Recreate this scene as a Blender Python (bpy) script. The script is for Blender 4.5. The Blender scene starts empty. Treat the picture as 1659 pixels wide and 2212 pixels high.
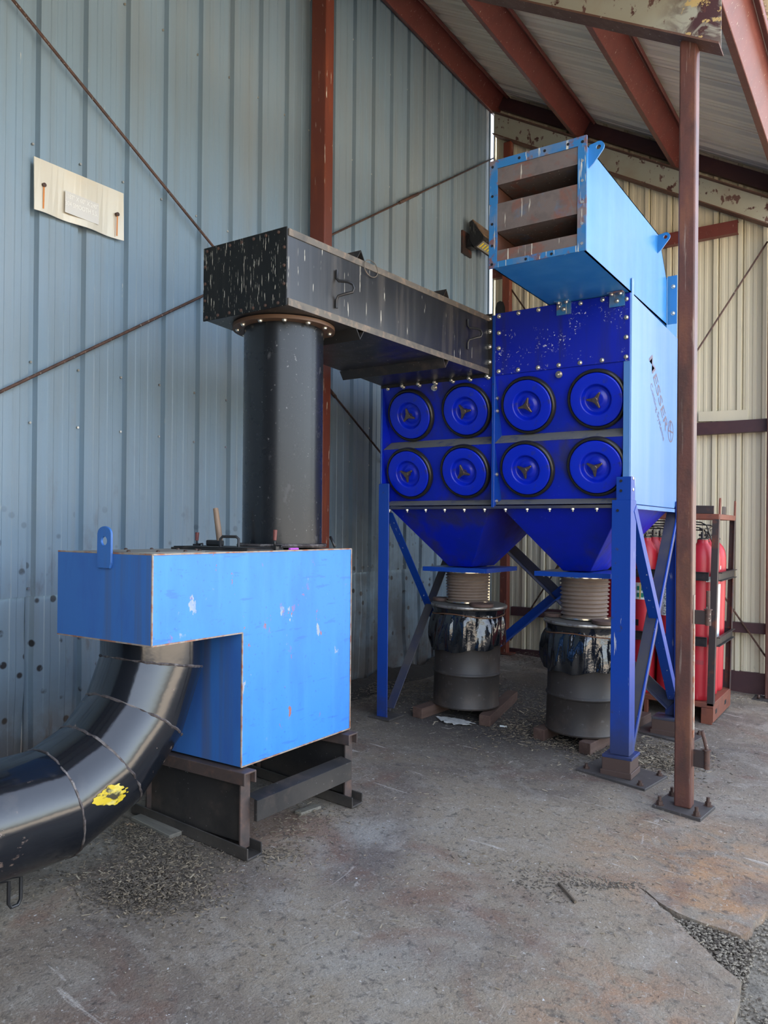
import bpy, bmesh, math, random
import numpy as np
from mathutils import Vector, Matrix
random.seed(7); rng = np.random.default_rng(7)
S = bpy.context.scene; COL = S.collection

# ------------------------------------------------------------------ camera
def basis(yaw, pitch, roll):
    f = Vector((-math.sin(yaw)*math.cos(pitch), math.cos(yaw)*math.cos(pitch), math.sin(pitch)))
    r = Vector((math.cos(yaw), math.sin(yaw), 0)); u = r.cross(f)
    return math.cos(roll)*r+math.sin(roll)*u, -math.sin(roll)*r+math.cos(roll)*u, f
r_, u_, f_ = basis(math.radians(33.62), math.radians(.19), math.radians(.52))
cam = bpy.data.cameras.new('camera'); camo = bpy.data.objects.new('camera', cam); COL.objects.link(camo)
M = Matrix((r_, u_, -f_)).transposed().to_4x4(); M.translation = (0, 0, 1.65); camo.matrix_world = M
cam.sensor_fit = 'AUTO'; cam.sensor_width = 36; cam.lens = 1663*36/2212; cam.shift_y = 29.2/2212
cam.clip_start = .05; cam.clip_end = 500; S.camera = camo

# ------------------------------------------------------------------ sky, sun, exposure
wd = bpy.data.worlds.new('sky'); S.world = wd; wd.use_nodes = True
nt = wd.node_tree; bg = nt.nodes['Background']
sky = nt.nodes.new('ShaderNodeTexSky'); sky.sky_type = 'NISHITA'
sky.sun_disc = False; sky.sun_elevation = math.radians(48); sky.sun_rotation = math.radians(-105)
sky.air_density = 1.0; sky.dust_density = 3.0; sky.ozone_density = 1.0
hs_ = nt.nodes.new('ShaderNodeHueSaturation'); hs_.inputs['Saturation'].default_value = .60   # haze: the sky in view is nearly white
nt.links.new(sky.outputs[0], hs_.inputs['Color']); nt.links.new(hs_.outputs[0], bg.inputs[0]); bg.inputs[1].default_value = .32
sl = bpy.data.lights.new('sun', 'SUN'); sl.energy = 6.5; sl.angle = math.radians(.55); sl.color = (1, .88, .72)
so = bpy.data.objects.new('sun', sl); COL.objects.link(so)
sd = Vector((-math.sin(math.radians(105))*math.cos(math.radians(48)), math.cos(math.radians(105))*math.cos(math.radians(48)), math.sin(math.radians(48))))
so.rotation_euler = sd.to_track_quat('Z', 'Y').to_euler(); so.location = sd*60
vs = S.view_settings; S.display_settings.display_device = 'sRGB'
vs.view_transform = 'Standard'; vs.look = 'None'; vs.gamma = 1; vs.use_curve_mapping = False
vs.exposure = 1.78
S.cycles.caustics_reflective = False; S.cycles.caustics_refractive = False
S.cycles.sample_clamp_indirect = 8

# ------------------------------------------------------------------ helpers
def zg(X): return -.062*(X+3.3)          # the slab falls away from the wall for drainage
WM = {}
def V(*a): return Vector(a)
class MB:
    def __init__(s): s.v = []; s.f = []; s.s = []
    def add(s, vs, fs, sm=False):
        o = len(s.v); s.v += [tuple(v) for v in vs]
        for k, f in enumerate(fs):
            s.f.append([i+o for i in f]); s.s.append(sm[k] if isinstance(sm, list) else sm)
        return s
    def box(s, x0, x1, y0, y1, z0, z1):
        v = [(x, y, z) for z in (z0, z1) for y in (y0, y1) for x in (x0, x1)]
        return s.add(v, [[0,2,3,1],[4,5,7,6],[0,1,5,4],[2,6,7,3],[0,4,6,2],[1,3,7,5]])
    def hexa(s, b, t):                    # 4 bottom + 4 top corners, counter-clockwise from above
        return s.add(list(b)+list(t), [[3,2,1,0],[4,5,6,7],[0,1,5,4],[1,2,6,5],[2,3,7,6],[3,0,4,7]])
    def prism(s, poly, fn, a, b):         # poly of 2d points, fn(u,v,w)->xyz
        n = len(poly)
        v = [fn(p[0], p[1], a) for p in poly]+[fn(p[0], p[1], b) for p in poly]
        return s.add(v, [list(range(n))[::-1], list(range(n, 2*n))]+[[i, (i+1) % n, n+(i+1) % n, n+i] for i in range(n)])
    def bar(s, p, q, w, h, up=(0, 0, 1)):
        p = Vector(p); q = Vector(q); d = (q-p).normalized(); u = Vector(up)
        sd_ = d.cross(u).normalized(); u = sd_.cross(d).normalized()
        a = [p+sd_*w/2*i+u*h/2*j for i, j in ((-1,-1),(1,-1),(1,1),(-1,1))]
        b = [x+(q-p) for x in a]
        return s.add(a+b, [[3,2,1,0],[4,5,6,7],[0,1,5,4],[1,2,6,5],[2,3,7,6],[3,0,4,7]])
    def rings(s, rs, caps=True, closed=False, sm=True):
        n = len(rs[0]); o = []; fs = []; m = len(rs)
        for r in rs: o += list(r)
        for i in range(m if closed else m-1):
            j = (i+1) % m
            for k in range(n):
                l = (k+1) % n; fs.append([i*n+k, i*n+l, j*n+l, j*n+k])
        fl = [sm]*len(fs)
        if caps and not closed:
            fs += [list(range(n))[::-1], [(m-1)*n+k for k in range(n)]]; fl += [False, False]
        return s.add(o, fs, fl)
    def frame(s, d):
        d = Vector(d).normalized(); a = Vector((0,0,1)) if abs(d.z) < .9 else Vector((1,0,0))
        u = d.cross(a).normalized(); return u, d.cross(u).normalized(), d
    def cyl(s, p, q, r, r2=None, n=16, caps=True, sm=True):
        p = Vector(p); q = Vector(q); u, w, d = s.frame(q-p); r2 = r if r2 is None else r2
        C_ = [(math.cos(2*math.pi*k/n), math.sin(2*math.pi*k/n)) for k in range(n)]
        return s.rings([[p+u*c*r+w*t*r for c, t in C_], [q+u*c*r2+w*t*r2 for c, t in C_]], caps, sm=sm)
    def lathe(s, o, d, prof, n=32, caps=True, sm=True):
        o = Vector(o); u, w, d = s.frame(d); R = []
        for r, h in prof:
            R.append([o+d*h+u*math.cos(2*math.pi*k/n)*r+w*math.sin(2*math.pi*k/n)*r for k in range(n)])
        return s.rings(R, caps, sm=sm)
    def tube(s, pts, r, n=8, closed=False, caps=True):
        P = [Vector(p) for p in pts]; R = []; m = len(P); pu = None
        for i in range(m):
            a = P[i-1] if (i or closed) else P[i]; b = P[(i+1) % m] if (i < m-1 or closed) else P[i]
            u, w, d = s.frame(b-a)
            if pu is not None:
                u = (pu-d*pu.dot(d)).normalized(); w = d.cross(u)
            pu = u
            R.append([P[i]+u*math.cos(2*math.pi*k/n)*r+w*math.sin(2*math.pi*k/n)*r for k in range(n)])
        return s.rings(R, caps, closed)
    def angle(s, p, q, a, b, w, t):       # L section from p to q, legs along a and b
        p = Vector(p); q = Vector(q); a = Vector(a); b = Vector(b)
        pr = [(0,0),(w,0),(w,t),(t,t),(t,w),(0,w)]
        A = [p+a*x+b*y for x, y in pr]; B = [x+(q-p) for x in A]; n = 6
        return s.add(A+B, [list(range(n))[::-1], list(range(n, 12))]+[[i, (i+1) % n, n+(i+1) % n, n+i] for i in range(n)])
    def build(s, name, mt, parent=None, bevel=0, seg=1, local=False):
        me = bpy.data.meshes.new(name); v = s.v
        if parent is not None and not local:
            mi = WM.get(parent.name)
            if mi is not None: v = [tuple(mi @ Vector(p)) for p in v]
        me.from_pydata(v, [], s.f); me.polygons.foreach_set('use_smooth', s.s); me.update()
        bm = bmesh.new(); bm.from_mesh(me); bmesh.ops.recalc_face_normals(bm, faces=bm.faces)
        for e in bm.edges: e.smooth = len(e.link_faces) == 2 and e.calc_face_angle(0) < .75
        bm.to_mesh(me); bm.free()
        me.materials.append(mt)
        o = bpy.data.objects.new(name, me); COL.objects.link(o)
        if parent is not None:
            o.parent = parent
            if parent.name in WM: WM[o.name] = WM[parent.name]
        if bevel:
            b = o.modifiers.new('bevel', 'BEVEL'); b.width = bevel; b.segments = seg; b.limit_method = 'ANGLE'; b.angle_limit = .6
        return o
def tag(o, label, cat, group=None, kind=None):
    if label: o['label'] = label
    if cat: o['category'] = cat
    if group: o['group'] = group
    if kind: o['kind'] = kind
    return o
def thing(name, label, cat, loc=(0,0,0), rot=None, group=None):
    o = bpy.data.objects.new(name, None); COL.objects.link(o); o.empty_display_size = .1
    m = Matrix.Translation(loc) @ (rot.to_4x4() if rot is not None else Matrix())
    o.matrix_world = m; WM[o.name] = m.inverted()
    return tag(o, label, cat, group)
def struct(o): o['kind'] = 'structure'; return o
def place(src, parent, loc, rot=None, name=None, scale=None):   # another object sharing src's mesh (loc in world space)
    o = src.copy(); COL.objects.link(o); o.parent = parent
    m = Matrix.Translation(loc) @ (rot.to_4x4() if rot is not None else Matrix())
    if scale: m = m @ Matrix.Diagonal((*scale, 1))
    o.matrix_local = (WM[parent.name] @ m) if parent is not None and parent.name in WM else m
    return o
def rot_to(d): return Vector(d).to_track_quat('Z', 'Y').to_matrix()

def holed(mb, poly, c, r, fn, a, b, n=40):     # plate with a real hole
    O = []; I = []
    for k in range(n):
        t = 2*math.pi*k/n; dx, dy = math.cos(t), math.sin(t); best = None
        for (x1, y1), (x2, y2) in zip(poly, poly[1:]+poly[:1]):
            ex_, ey = x2-x1, y2-y1; den = dx*ey-dy*ex_
            if abs(den) < 1e-9: continue
            s_ = ((x1-c[0])*ey-(y1-c[1])*ex_)/den; q = ((x1-c[0])*dy-(y1-c[1])*dx)/den
            if s_ > 0 and -1e-6 <= q <= 1+1e-6 and (best is None or s_ > best): best = s_
        O.append((c[0]+dx*best, c[1]+dy*best)); I.append((c[0]+dx*r, c[1]+dy*r))
    v = [fn(p[0], p[1], w) for w in (a, b) for p in O+I]; f = []
    for k in range(n):
        l = (k+1) % n
        f += [[k, l, n+l, n+k], [2*n+k, 3*n+k, 3*n+l, 2*n+l], [k, 2*n+k, 2*n+l, l], [n+k, n+l, 3*n+l, 3*n+k]]
    return mb.add(v, f)

# ------------------------------------------------------------------ materials
def nodes(name):
    m = bpy.data.materials.new(name); m.use_nodes = True; t = m.node_tree
    return m, t, t.nodes['Principled BSDF']
def mat(name, base, rough=.5, metal=0, layers=(), coat=0, bump=None, coord='Object', rvar=.0, spec=.5):
    m, t, b = nodes(name); L = t.links.new
    tc = t.nodes.new('ShaderNodeTexCoord'); ge = t.nodes.new('ShaderNodeNewGeometry')
    src = tc.outputs['Object'] if coord == 'Object' else ge.outputs['Position']
    def vec(scale):
        mp = t.nodes.new('ShaderNodeMapping'); mp.inputs['Scale'].default_value = scale
        mp.inputs['Location'].default_value = (random.uniform(-9, 9), random.uniform(-9, 9), random.uniform(-9, 9))
        L(src, mp.inputs[0]); return mp.outputs[0]
    def noise(scale, sv, det=6, ro=.6, dist=0):
        n = t.nodes.new('ShaderNodeTexNoise'); n.inputs['Scale'].default_value = scale
        n.inputs['Detail'].default_value = det; n.inputs['Roughness'].default_value = ro; n.inputs['Distortion'].default_value = dist
        L(vec(sv), n.inputs['Vector']); return n.outputs[0]
    def ramp(x, lo, hi):
        r = t.nodes.new('ShaderNodeMapRange'); r.inputs[1].default_value = lo; r.inputs[2].default_value = hi
        L(x, r.inputs[0]); return r.outputs[0]
    def mul(a, k):
        q = t.nodes.new('ShaderNodeMath'); q.operation = 'MULTIPLY'; L(a, q.inputs[0])
        if isinstance(k, (int, float)): q.inputs[1].default_value = k
        else: L(k, q.inputs[1])
        return q.outputs[0]
    rgb = t.nodes.new('ShaderNodeRGB'); rgb.outputs[0].default_value = (*base, 1); cur = rgb.outputs[0]
    rv = t.nodes.new('ShaderNodeValue'); rv.outputs[0].default_value = rough; rcur = rv.outputs[0]
    mv = None
    for ly in layers:
        ly = dict(ly)
        if ly['lo'] > .64: ly['lo'] -= .055; ly['hi'] -= .055
        sv = ly.get('sv', (1, 1, 1))
        if ly.get('vor'):
            n = t.nodes.new('ShaderNodeTexVoronoi'); n.inputs['Scale'].default_value = ly['scale']; L(vec(sv), n.inputs['Vector']); f = n.outputs[0]
        else: f = noise(ly['scale'], sv, ly.get('det', 6), ly.get('ro', .6), ly.get('dist', 0))
        f = ramp(f, ly['lo'], ly['hi'])
        if 'mask' in ly:
            a = ly['mask']; f = mul(f, ramp(noise(a[0], a[3] if len(a) > 3 else (1, 1, 1)), a[1], a[2]))
        if 'zr' in ly:
            sp = t.nodes.new('ShaderNodeSeparateXYZ'); L(ge.outputs['Position'], sp.inputs[0]); f = mul(f, ramp(sp.outputs[2], *ly['zr']))
        if 'xr' in ly:
            sp = t.nodes.new('ShaderNodeSeparateXYZ'); L(ge.outputs['Position'], sp.inputs[0]); f = mul(f, ramp(sp.outputs[0], *ly['xr']))
        if 'at' in ly:                     # a blob of colour about a point, for stains and painted shade
            c = ly['at']; d = t.nodes.new('ShaderNodeVectorMath'); d.operation = 'DISTANCE'; d.inputs[1].default_value = c[:3]
            L(ge.outputs['Position'], d.inputs[0]); f = mul(f, ramp(d.outputs['Value'], c[3], c[4]))
        f = mul(f, ly.get('k', 1))
        mx = t.nodes.new('ShaderNodeMix'); mx.data_type = 'RGBA'; L(f, mx.inputs[0]); L(cur, mx.inputs[6]); mx.inputs[7].default_value = (*ly['c'], 1); cur = mx.outputs[2]
        if 'r' in ly:
            mr = t.nodes.new('ShaderNodeMix'); L(f, mr.inputs[0]); L(rcur, mr.inputs[2]); mr.inputs[3].default_value = ly['r']; rcur = mr.outputs[0]
    L(cur, b.inputs['Base Color'])
    if rvar:
        a = t.nodes.new('ShaderNodeMath'); a.operation = 'MULTIPLY_ADD'; L(noise(7, (1, 1, 1)), a.inputs[0]); a.inputs[1].default_value = rvar; L(rcur, a.inputs[2])
        a2 = t.nodes.new('ShaderNodeMath'); a2.operation = 'SUBTRACT'; L(a.outputs[0], a2.inputs[0]); a2.inputs[1].default_value = rvar/2; rcur = a2.outputs[0]
    L(rcur, b.inputs['Roughness']); b.inputs['Metallic'].default_value = metal
    b.inputs['Coat Weight'].default_value = coat; b.inputs['Coat Roughness'].default_value = .12; b.inputs['Specular IOR Level'].default_value = spec
    if bump:
        nn = noise(bump[0], bump[2] if len(bump) > 2 else (1, 1, 1), 5)
        bp = t.nodes.new('ShaderNodeBump'); bp.inputs['Strength'].default_value = 1; bp.inputs['Distance'].default_value = bump[1]
        L(nn, bp.inputs['Height']); L(bp.outputs[0], b.inputs['Normal'])
    return m
RUST = (.10, .035, .015); RUST2 = (.22, .08, .03); DIRT = (.09, .07, .055); PALE = (.62, .60, .50)
ST = (1, 1, .05)
def drop(k=.9, lo=.70, hi=.74, s=34): return dict(c=PALE, scale=s*1.6, sv=(1, 1, .07), lo=lo, hi=hi, k=k, r=.8, det=3)
M_ = {}
M_['wallA'] = mat('blue_grey_sheet', (.21, .30, .375), .42, 0, [
    dict(c=(.20, .24, .25), scale=9, sv=(1, 1, .04), lo=.45, hi=.75, k=.55),
    dict(c=(.29, .30, .28), scale=1.2, sv=(1, 1, .3), lo=.45, hi=.7, k=.4),
    dict(c=PALE, scale=40, sv=(1, 1, .12), lo=.74, hi=.77, k=.9, mask=(1.6, .55, .65)),
    dict(c=(.12, .085, .06), scale=8, sv=(1, 1, .35), lo=.60, hi=.72, k=.75, zr=(2.6, .2)),
    dict(c=(.025, .02, .018), scale=9, vor=True, lo=.24, hi=.17, k=.95, zr=(1.9, 1.1), mask=(3.3, .46, .52)),
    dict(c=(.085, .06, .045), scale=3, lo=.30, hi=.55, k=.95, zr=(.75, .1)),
    dict(c=(.07, .065, .06), scale=2.5, lo=.3, hi=.6, k=.8, at=(-4.5, 6.6, .2, 2.2, .6)),  # dirt tone that also paints shade onto the wall behind the collector
    ], coord='pos', bump=(5, .004), spec=.5)
M_['wallB'] = mat('cream_sheet', (.66, .60, .44), .5, 0, [
    dict(c=(.54, .50, .38), scale=6, sv=(1, 1, .05), lo=.4, hi=.75, k=.5),
    dict(c=(.10, .08, .06), scale=30, lo=.62, hi=.72, k=.7, zr=(.45, .0))], coord='pos')
M_['roof'] = mat('greige_roof_sheet', (.84, .76, .63), .45, 0, [
    dict(c=(.68, .60, .49), scale=1.4, lo=.5, hi=.75, k=.5)], coord='pos')
M_['red'] = mat('red_oxide_steel', (.165, .042, .034), .42, 0, [
    dict(c=(.11, .03, .026), scale=4, lo=.45, hi=.7, k=.6), drop(.8, .73, .76, 45)], bump=(8, .003))
M_['redcol'] = mat('red_oxide_column', (.17, .042, .025), .5, 0, [
    dict(c=(.28, .075, .03), scale=9, sv=(1, 1, .2), lo=.5, hi=.75, k=.6), drop(.9, .73, .745, 34)])
M_['post'] = mat('brown_rusted_post', (.105, .040, .030), .45, 0, [
    dict(c=(.17, .068, .036), scale=8, sv=(1, 1, .25), lo=.48, hi=.62, k=.75),
    dict(c=(.27, .20, .16), scale=30, sv=(1, 1, .06), lo=.60, hi=.66, k=.7),
    dict(c=(.05, .026, .022), scale=5, sv=(1, 1, .4), lo=.48, hi=.62, k=.75)], bump=(60, .0015))
M_['rafter'] = mat('grey_primer_rafter', (.36, .365, .30), .6, 0, [
    dict(c=(.30, .23, .16), scale=3, lo=.5, hi=.8, k=.6),
    dict(c=(.07, .022, .02), scale=7, lo=.60, hi=.63, k=.97, r=.8),
    dict(c=(.06, .022, .025), scale=6, dist=1, lo=.40, hi=.52, k=1, at=(-.98, 5.17, 4.92, .36, .12)), dict(c=(.55, .40, .16), scale=9, lo=.56, hi=.58, k=.9, at=(-1.0, 5.17, 4.92, .22, .18)),
    dict(c=(.10, .035, .03), scale=14, sv=(1, 1, .5), lo=.66, hi=.69, k=.9)], coord='pos')
M_['rustflange'] = mat('rusty_flange', (.115, .055, .038), .75, 0, [
    dict(c=(.20, .12, .085), scale=9, lo=.5, hi=.8, k=.6), dict(c=PALE, scale=50, lo=.72, hi=.76, k=.8)], bump=(40, .002))
M_['darkred'] = mat('dark_maroon_steel', (.055, .022, .026), .5, 0, [dict(c=(.10, .04, .035), scale=6, lo=.5, hi=.8, k=.5)])
M_['rod'] = mat('rusty_rod', (.10, .050, .035), .65, 0, [dict(c=(.05, .03, .025), scale=20, lo=.45, hi=.6, k=.8), dict(c=PALE, scale=60, lo=.68, hi=.72, k=.7)])
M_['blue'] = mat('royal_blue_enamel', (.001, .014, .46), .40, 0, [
    dict(c=(.004, .020, .19), scale=2.2, lo=.45, hi=.75, k=.6),
    dict(c=(.03, .03, .04), scale=3.2, sv=(1, 1, .6), lo=.52, hi=.66, k=.65, r=.6),
    dict(c=(.45, .50, .60), scale=70, lo=.74, hi=.76, k=.9, mask=(2.5, .5, .62))], spec=.5)
M_['bluetop'] = mat('royal_blue_top_panel', (.001, .012, .36), .42, 0, [
    dict(c=(.02, .02, .03), scale=11, sv=(1, 1, .07), lo=.52, hi=.75, k=.6),
    dict(c=(.60, .63, .66), scale=60, lo=.61, hi=.63, k=.9, mask=(4, .50, .60))])
M_['bluelit'] = mat('royal_blue_enamel_lit', (.10, .25, .55), .22, 0, [  # the same royal blue, lightened to paint daylight onto the right side
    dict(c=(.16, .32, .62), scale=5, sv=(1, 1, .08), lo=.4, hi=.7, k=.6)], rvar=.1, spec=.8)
M_['blueleg'] = mat('blue_leg_paint', (.004, .050, .33), .36, 0, [
    dict(c=(.05, .04, .04), scale=12, lo=.64, hi=.70, k=.7),
    dict(c=(.03, .03, .035), scale=3, lo=.3, hi=.6, k=.85, zr=(.6, .0), r=.7),
    dict(c=(.55, .58, .62), scale=30, sv=(1, 1, .08), lo=.72, hi=.75, k=.8)])
M_['bracegrey'] = mat('dusty_blue_brace', (.022, .030, .075), .55, 0, [dict(c=(.075, .068, .065), scale=2.5, lo=.35, hi=.6, k=.85)])
M_['ledge'] = mat('dusty_ledge', (.17, .165, .15), .8, 0, [dict(c=(.03, .05, .15), scale=12, lo=.55, hi=.7, k=.7)])
M_['cover'] = mat('blue_cover_enamel', (.001, .018, .52), .36, 0, [
    dict(c=(.03, .035, .07), scale=12, lo=.58, hi=.70, k=.7)], coat=.15)
M_['gasket'] = mat('black_rim', (.018, .017, .016), .3)
M_['knob'] = mat('bronze_knob', (.20, .15, .12), .32, .85)
M_['bolt'] = mat('zinc_bolt', (.70, .66, .58), .28, .9, [dict(c=(.35, .22, .13), scale=30, lo=.5, hi=.7, k=.5)])
M_['boltrust'] = mat('rusty_bolt', (.085, .05, .038), .6, .3)
M_['sky'] = mat('light_blue_enamel', (.018, .17, .46), .34, 0, [
    dict(c=(.05, .23, .52), scale=7, sv=(1, 1, .06), lo=.42, hi=.7, k=.7),
    dict(c=(.02, .15, .40), scale=10, sv=(1, 1, .07), lo=.62, hi=.78, k=.5)], rvar=.12, spec=.7)
M_['skyrust'] = mat('light_blue_rusted_flange', (.03, .17, .40), .4, 0, [
    dict(c=(.17, .075, .055), scale=8, lo=.52, hi=.58, k=.9, r=.7), dict(c=(.20, .20, .20), scale=5, lo=.5, hi=.7, k=.7), drop(.95, .68, .71, 30)])
M_['baffle'] = mat('weathered_baffle', (.155, .125, .115), .55, .1, [
    dict(c=(.20, .085, .06), scale=5, dist=2, lo=.5, hi=.62, k=.8), dict(c=(.06, .17, .30), scale=6, lo=.60, hi=.72, k=.5),
    dict(c=(.10, .085, .08), scale=12, lo=.5, hi=.7, k=.6), drop(.9, .72, .75, 30)])
M_['inrust'] = mat('rusty_inside', (.13, .055, .035), .75, 0, [dict(c=(.06, .03, .025), scale=4, lo=.4, hi=.7, k=.8)])
M_['box'] = mat('azure_box_paint', (.038, .25, .74), .42, 0, [
    dict(c=(.03, .20, .68), scale=4, sv=(1, 1, .35), lo=.45, hi=.62, k=.75),
    dict(c=(.06, .30, .78), scale=12, sv=(1, 1, .07), lo=.5, hi=.75, k=.6),
    dict(c=(.42, .44, .38), scale=11, sv=(1, 1, .6), lo=.63, hi=.638, k=.8, mask=(1.8, .50, .56)),
    dict(c=(.40, .12, .04), scale=13, sv=(1, 1, .7), lo=.635, hi=.64, k=.9, mask=(2.1, .50, .56)),
    dict(c=(.03, .16, .56), scale=22, sv=(1, .2, 1.3), lo=.62, hi=.64, k=.6),
    dict(c=(.03, .15, .50), scale=50, lo=.68, hi=.72, k=.7)], spec=.5)
M_['boxshade'] = mat('azure_box_shaded_end', (.04, .16, .48), .5, 0, [  # box paint darkened to put shade on the ends, plus dirt streaks
    dict(c=(.10, .09, .08), scale=9, sv=(1, 1, .035), lo=.5, hi=.72, k=.75),
    dict(c=(.035, .12, .42), scale=5, sv=(1, 1, .3), lo=.5, hi=.65, k=.7)])
M_['boxtop'] = mat('dusty_box_top', (.25, .235, .20), .7, 0, [dict(c=(.15, .14, .13), scale=6, lo=.4, hi=.7, k=.7)])
M_['edge'] = mat('rusty_edge', (.36, .30, .24), .6, 0, [dict(c=(.32, .11, .05), scale=18, lo=.45, hi=.6, k=.9)])
M_['black'] = mat('gloss_black_paint', (.007, .009, .013), .13, 0, [
    dict(c=(.085, .07, .06), scale=5, lo=.62, hi=.80, k=.5, r=.6),
    dict(c=(.32, .22, .17), scale=26, sv=(1, .5, 1), lo=.70, hi=.73, k=.8, r=.7, mask=(3, .5, .6))], rvar=.05, bump=(3, .002), spec=.8)
M_['pipe'] = mat('satin_black_pipe', (.011, .013, .016), .27, 0, [
    dict(c=(.10, .10, .105), scale=16, sv=(1, 1, .6), lo=.64, hi=.74, k=.5, r=.6),
    dict(c=(.20, .20, .20), scale=50, lo=.72, hi=.75, k=.7)], rvar=.08, spec=.45)
M_['duct'] = mat('weathered_black_duct', (.015, .016, .018), .33, 0, [
    dict(c=(.10, .085, .07), scale=9, sv=(1, 1, .07), lo=.50, hi=.75, k=.55, r=.6),
    dict(c=(.05, .05, .05), scale=24, sv=(1, 1, .04), lo=.5, hi=.75, k=.5), drop(.95, .735, .75, 34)], rvar=.12, spec=.7)
M_['ductend'] = mat('streaked_black_duct_end', (.007, .008, .009), .6, 0, [
    dict(c=(.025, .025, .022), scale=14, sv=(1, 1, .05), lo=.5, hi=.8, k=.5), drop(1, .72, .735, 60), drop(.9, .715, .73, 110)], spec=.3)
M_['lip'] = mat('dusty_duct_lip', (.13, .115, .095), .55, .2, [dict(c=(.24, .18, .13), scale=20, lo=.5, hi=.65, k=.8), dict(c=(.05, .05, .05), scale=8, lo=.5, hi=.7, k=.7)])
M_['ring'] = mat('brown_gasket', (.115, .062, .035), .55)
M_['weld'] = mat('weld_bead', (.12, .10, .095), .5, .5, [dict(c=(.30, .27, .25), scale=9, lo=.5, hi=.6, k=.8), dict(c=(.04, .03, .028), scale=16, lo=.5, hi=.6, k=.8)], bump=(90, .006))
M_['stand'] = mat('grimy_black_stand', (.015, .014, .014), .55, 0, [
    dict(c=(.085, .06, .047), scale=7, lo=.55, hi=.75, k=.7), dict(c=(.10, .085, .07), scale=3, lo=.3, hi=.6, k=.7, zr=(.35, .0)), dict(c=(.5, .5, .46), scale=70, lo=.75, hi=.77, k=.9)])
M_['standedge'] = mat('worn_stand_edge', (.085, .06, .052), .6, .1, [dict(c=(.18, .10, .07), scale=20, lo=.5, hi=.7, k=.6), dict(c=(.03, .03, .03), scale=6, lo=.5, hi=.7, k=.7)])
M_['conc'] = mat('stained_concrete', (.26, .207, .145), .82, 0, [
    dict(c=(.135, .105, .085), scale=.8, dist=1, lo=.42, hi=.62, k=.9),
    dict(c=(.34, .30, .245), scale=2.3, dist=1.5, lo=.50, hi=.68, k=.6),
    dict(c=(.30, .275, .23), scale=1.1, dist=.6, lo=.54, hi=.70, k=.7),
    dict(c=(.40, .21, .09), scale=3.5, dist=1, lo=.40, hi=.64, k=.85, at=(-.70, 4.35, -.15, .95, .25)),
    dict(c=(.35, .17, .08), scale=4.5, dist=1, lo=.42, hi=.62, k=.7, at=(-.85, 2.9, -.15, .5, .15)),
    dict(c=(.17, .08, .05), scale=1.7, dist=1, lo=.52, hi=.68, k=.6),
    dict(c=(.050, .042, .038), scale=2.2, dist=.6, lo=.20, hi=.42, k=.97, at=(-3.0, 6.6, 0, 2.4, .9)),  # floor grime, darkened to paint in the shade beneath the collector
    dict(c=(.15, .125, .095), scale=9, dist=.8, lo=.35, hi=.55, k=.8, at=(-2.95, 2.5, 0, .62, .25)),
    dict(c=(.05, .042, .036), scale=26, dist=.5, lo=.54, hi=.68, k=.65),
    dict(c=(.44, .40, .34), scale=42, dist=1.2, lo=.56, hi=.70, k=.55),
    dict(c=(.07, .06, .052), scale=130, lo=.55, hi=.70, k=.5),
    dict(c=(.50, .45, .39), scale=7, dist=.4, sv=(.22, 1.5, 1), lo=.715, hi=.75, k=.6),
    dict(c=(.46, .40, .34), scale=9, dist=1.5, sv=(1.4, .25, 1), lo=.725, hi=.75, k=.5),
    dict(c=(.68, .66, .62), scale=34, lo=.745, hi=.765, k=.9),
    ], coord='pos', bump=(70, .006))
M_['addedyard'] = mat('pale_added_yard', (.50, .44, .355), .85, coord='pos')
M_['addedwall'] = mat('dull_added_wall', (.045, .045, .045), .7, coord='pos')
M_['gravel'] = mat('grey_gravel', (.175, .145, .105), .9, 0, [
    dict(c=(.30, .265, .21), scale=60, vor=True, lo=.2, hi=.5, k=.8), dict(c=(.06, .055, .05), scale=7, lo=.5, hi=.7, k=.6)], coord='pos', bump=(70, .02))
M_['drum'] = mat('dirty_drum', (.036, .029, .025), .55, .1, [
    dict(c=(.085, .06, .045), scale=4, lo=.5, hi=.72, k=.7), dict(c=(.12, .115, .11), scale=24, lo=.66, hi=.75, k=.6), dict(c=(.03, .028, .027), scale=2, lo=.5, hi=.7, k=.7)], spec=.6)
M_['lid'] = mat('dusty_drum_lid', (.125, .115, .10), .6, .1, [dict(c=(.07, .062, .056), scale=8, lo=.45, hi=.7, k=.7)])
M_['lidband'] = mat('steel_lid_band', (.38, .36, .33), .35, .8, [dict(c=(.12, .09, .07), scale=14, lo=.5, hi=.65, k=.8)])
M_['bag'] = mat('black_plastic_bag', (.007, .009, .012), .13, 0, coat=.3, bump=(3.2, .02), spec=.8)
M_['string'] = mat('rust_tie', (.13, .06, .03), .8)
M_['hose'] = mat('tan_flex_hose', (.22, .165, .13), .5, 0, [dict(c=(.31, .25, .20), scale=6, lo=.45, hi=.7, k=.5)])
M_['clamp'] = mat('bright_clamp', (.75, .68, .55), .22, .95)
M_['disc'] = mat('rusted_disc', (.105, .062, .05), .7, .1, [dict(c=(.15, .10, .075), scale=7, lo=.4, hi=.7, k=.6)])
M_['wood'] = mat('brown_timber', (.075, .040, .029), .8, 0, [dict(c=(.12, .075, .055), scale=16, sv=(1, .1, 1), lo=.45, hi=.7, k=.7)], bump=(40, .003))
M_['plank'] = mat('grey_weathered_plank', (.22, .20, .16), .85, 0, [dict(c=(.12, .105, .085), scale=26, sv=(.12, 1, 1), lo=.4, hi=.7, k=.8)], bump=(30, .004))
M_['paper'] = mat('dirty_white_paper', (.55, .54, .50), .8, 0, [dict(c=(.30, .28, .25), scale=18, lo=.5, hi=.7, k=.7)], bump=(25, .01))
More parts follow.
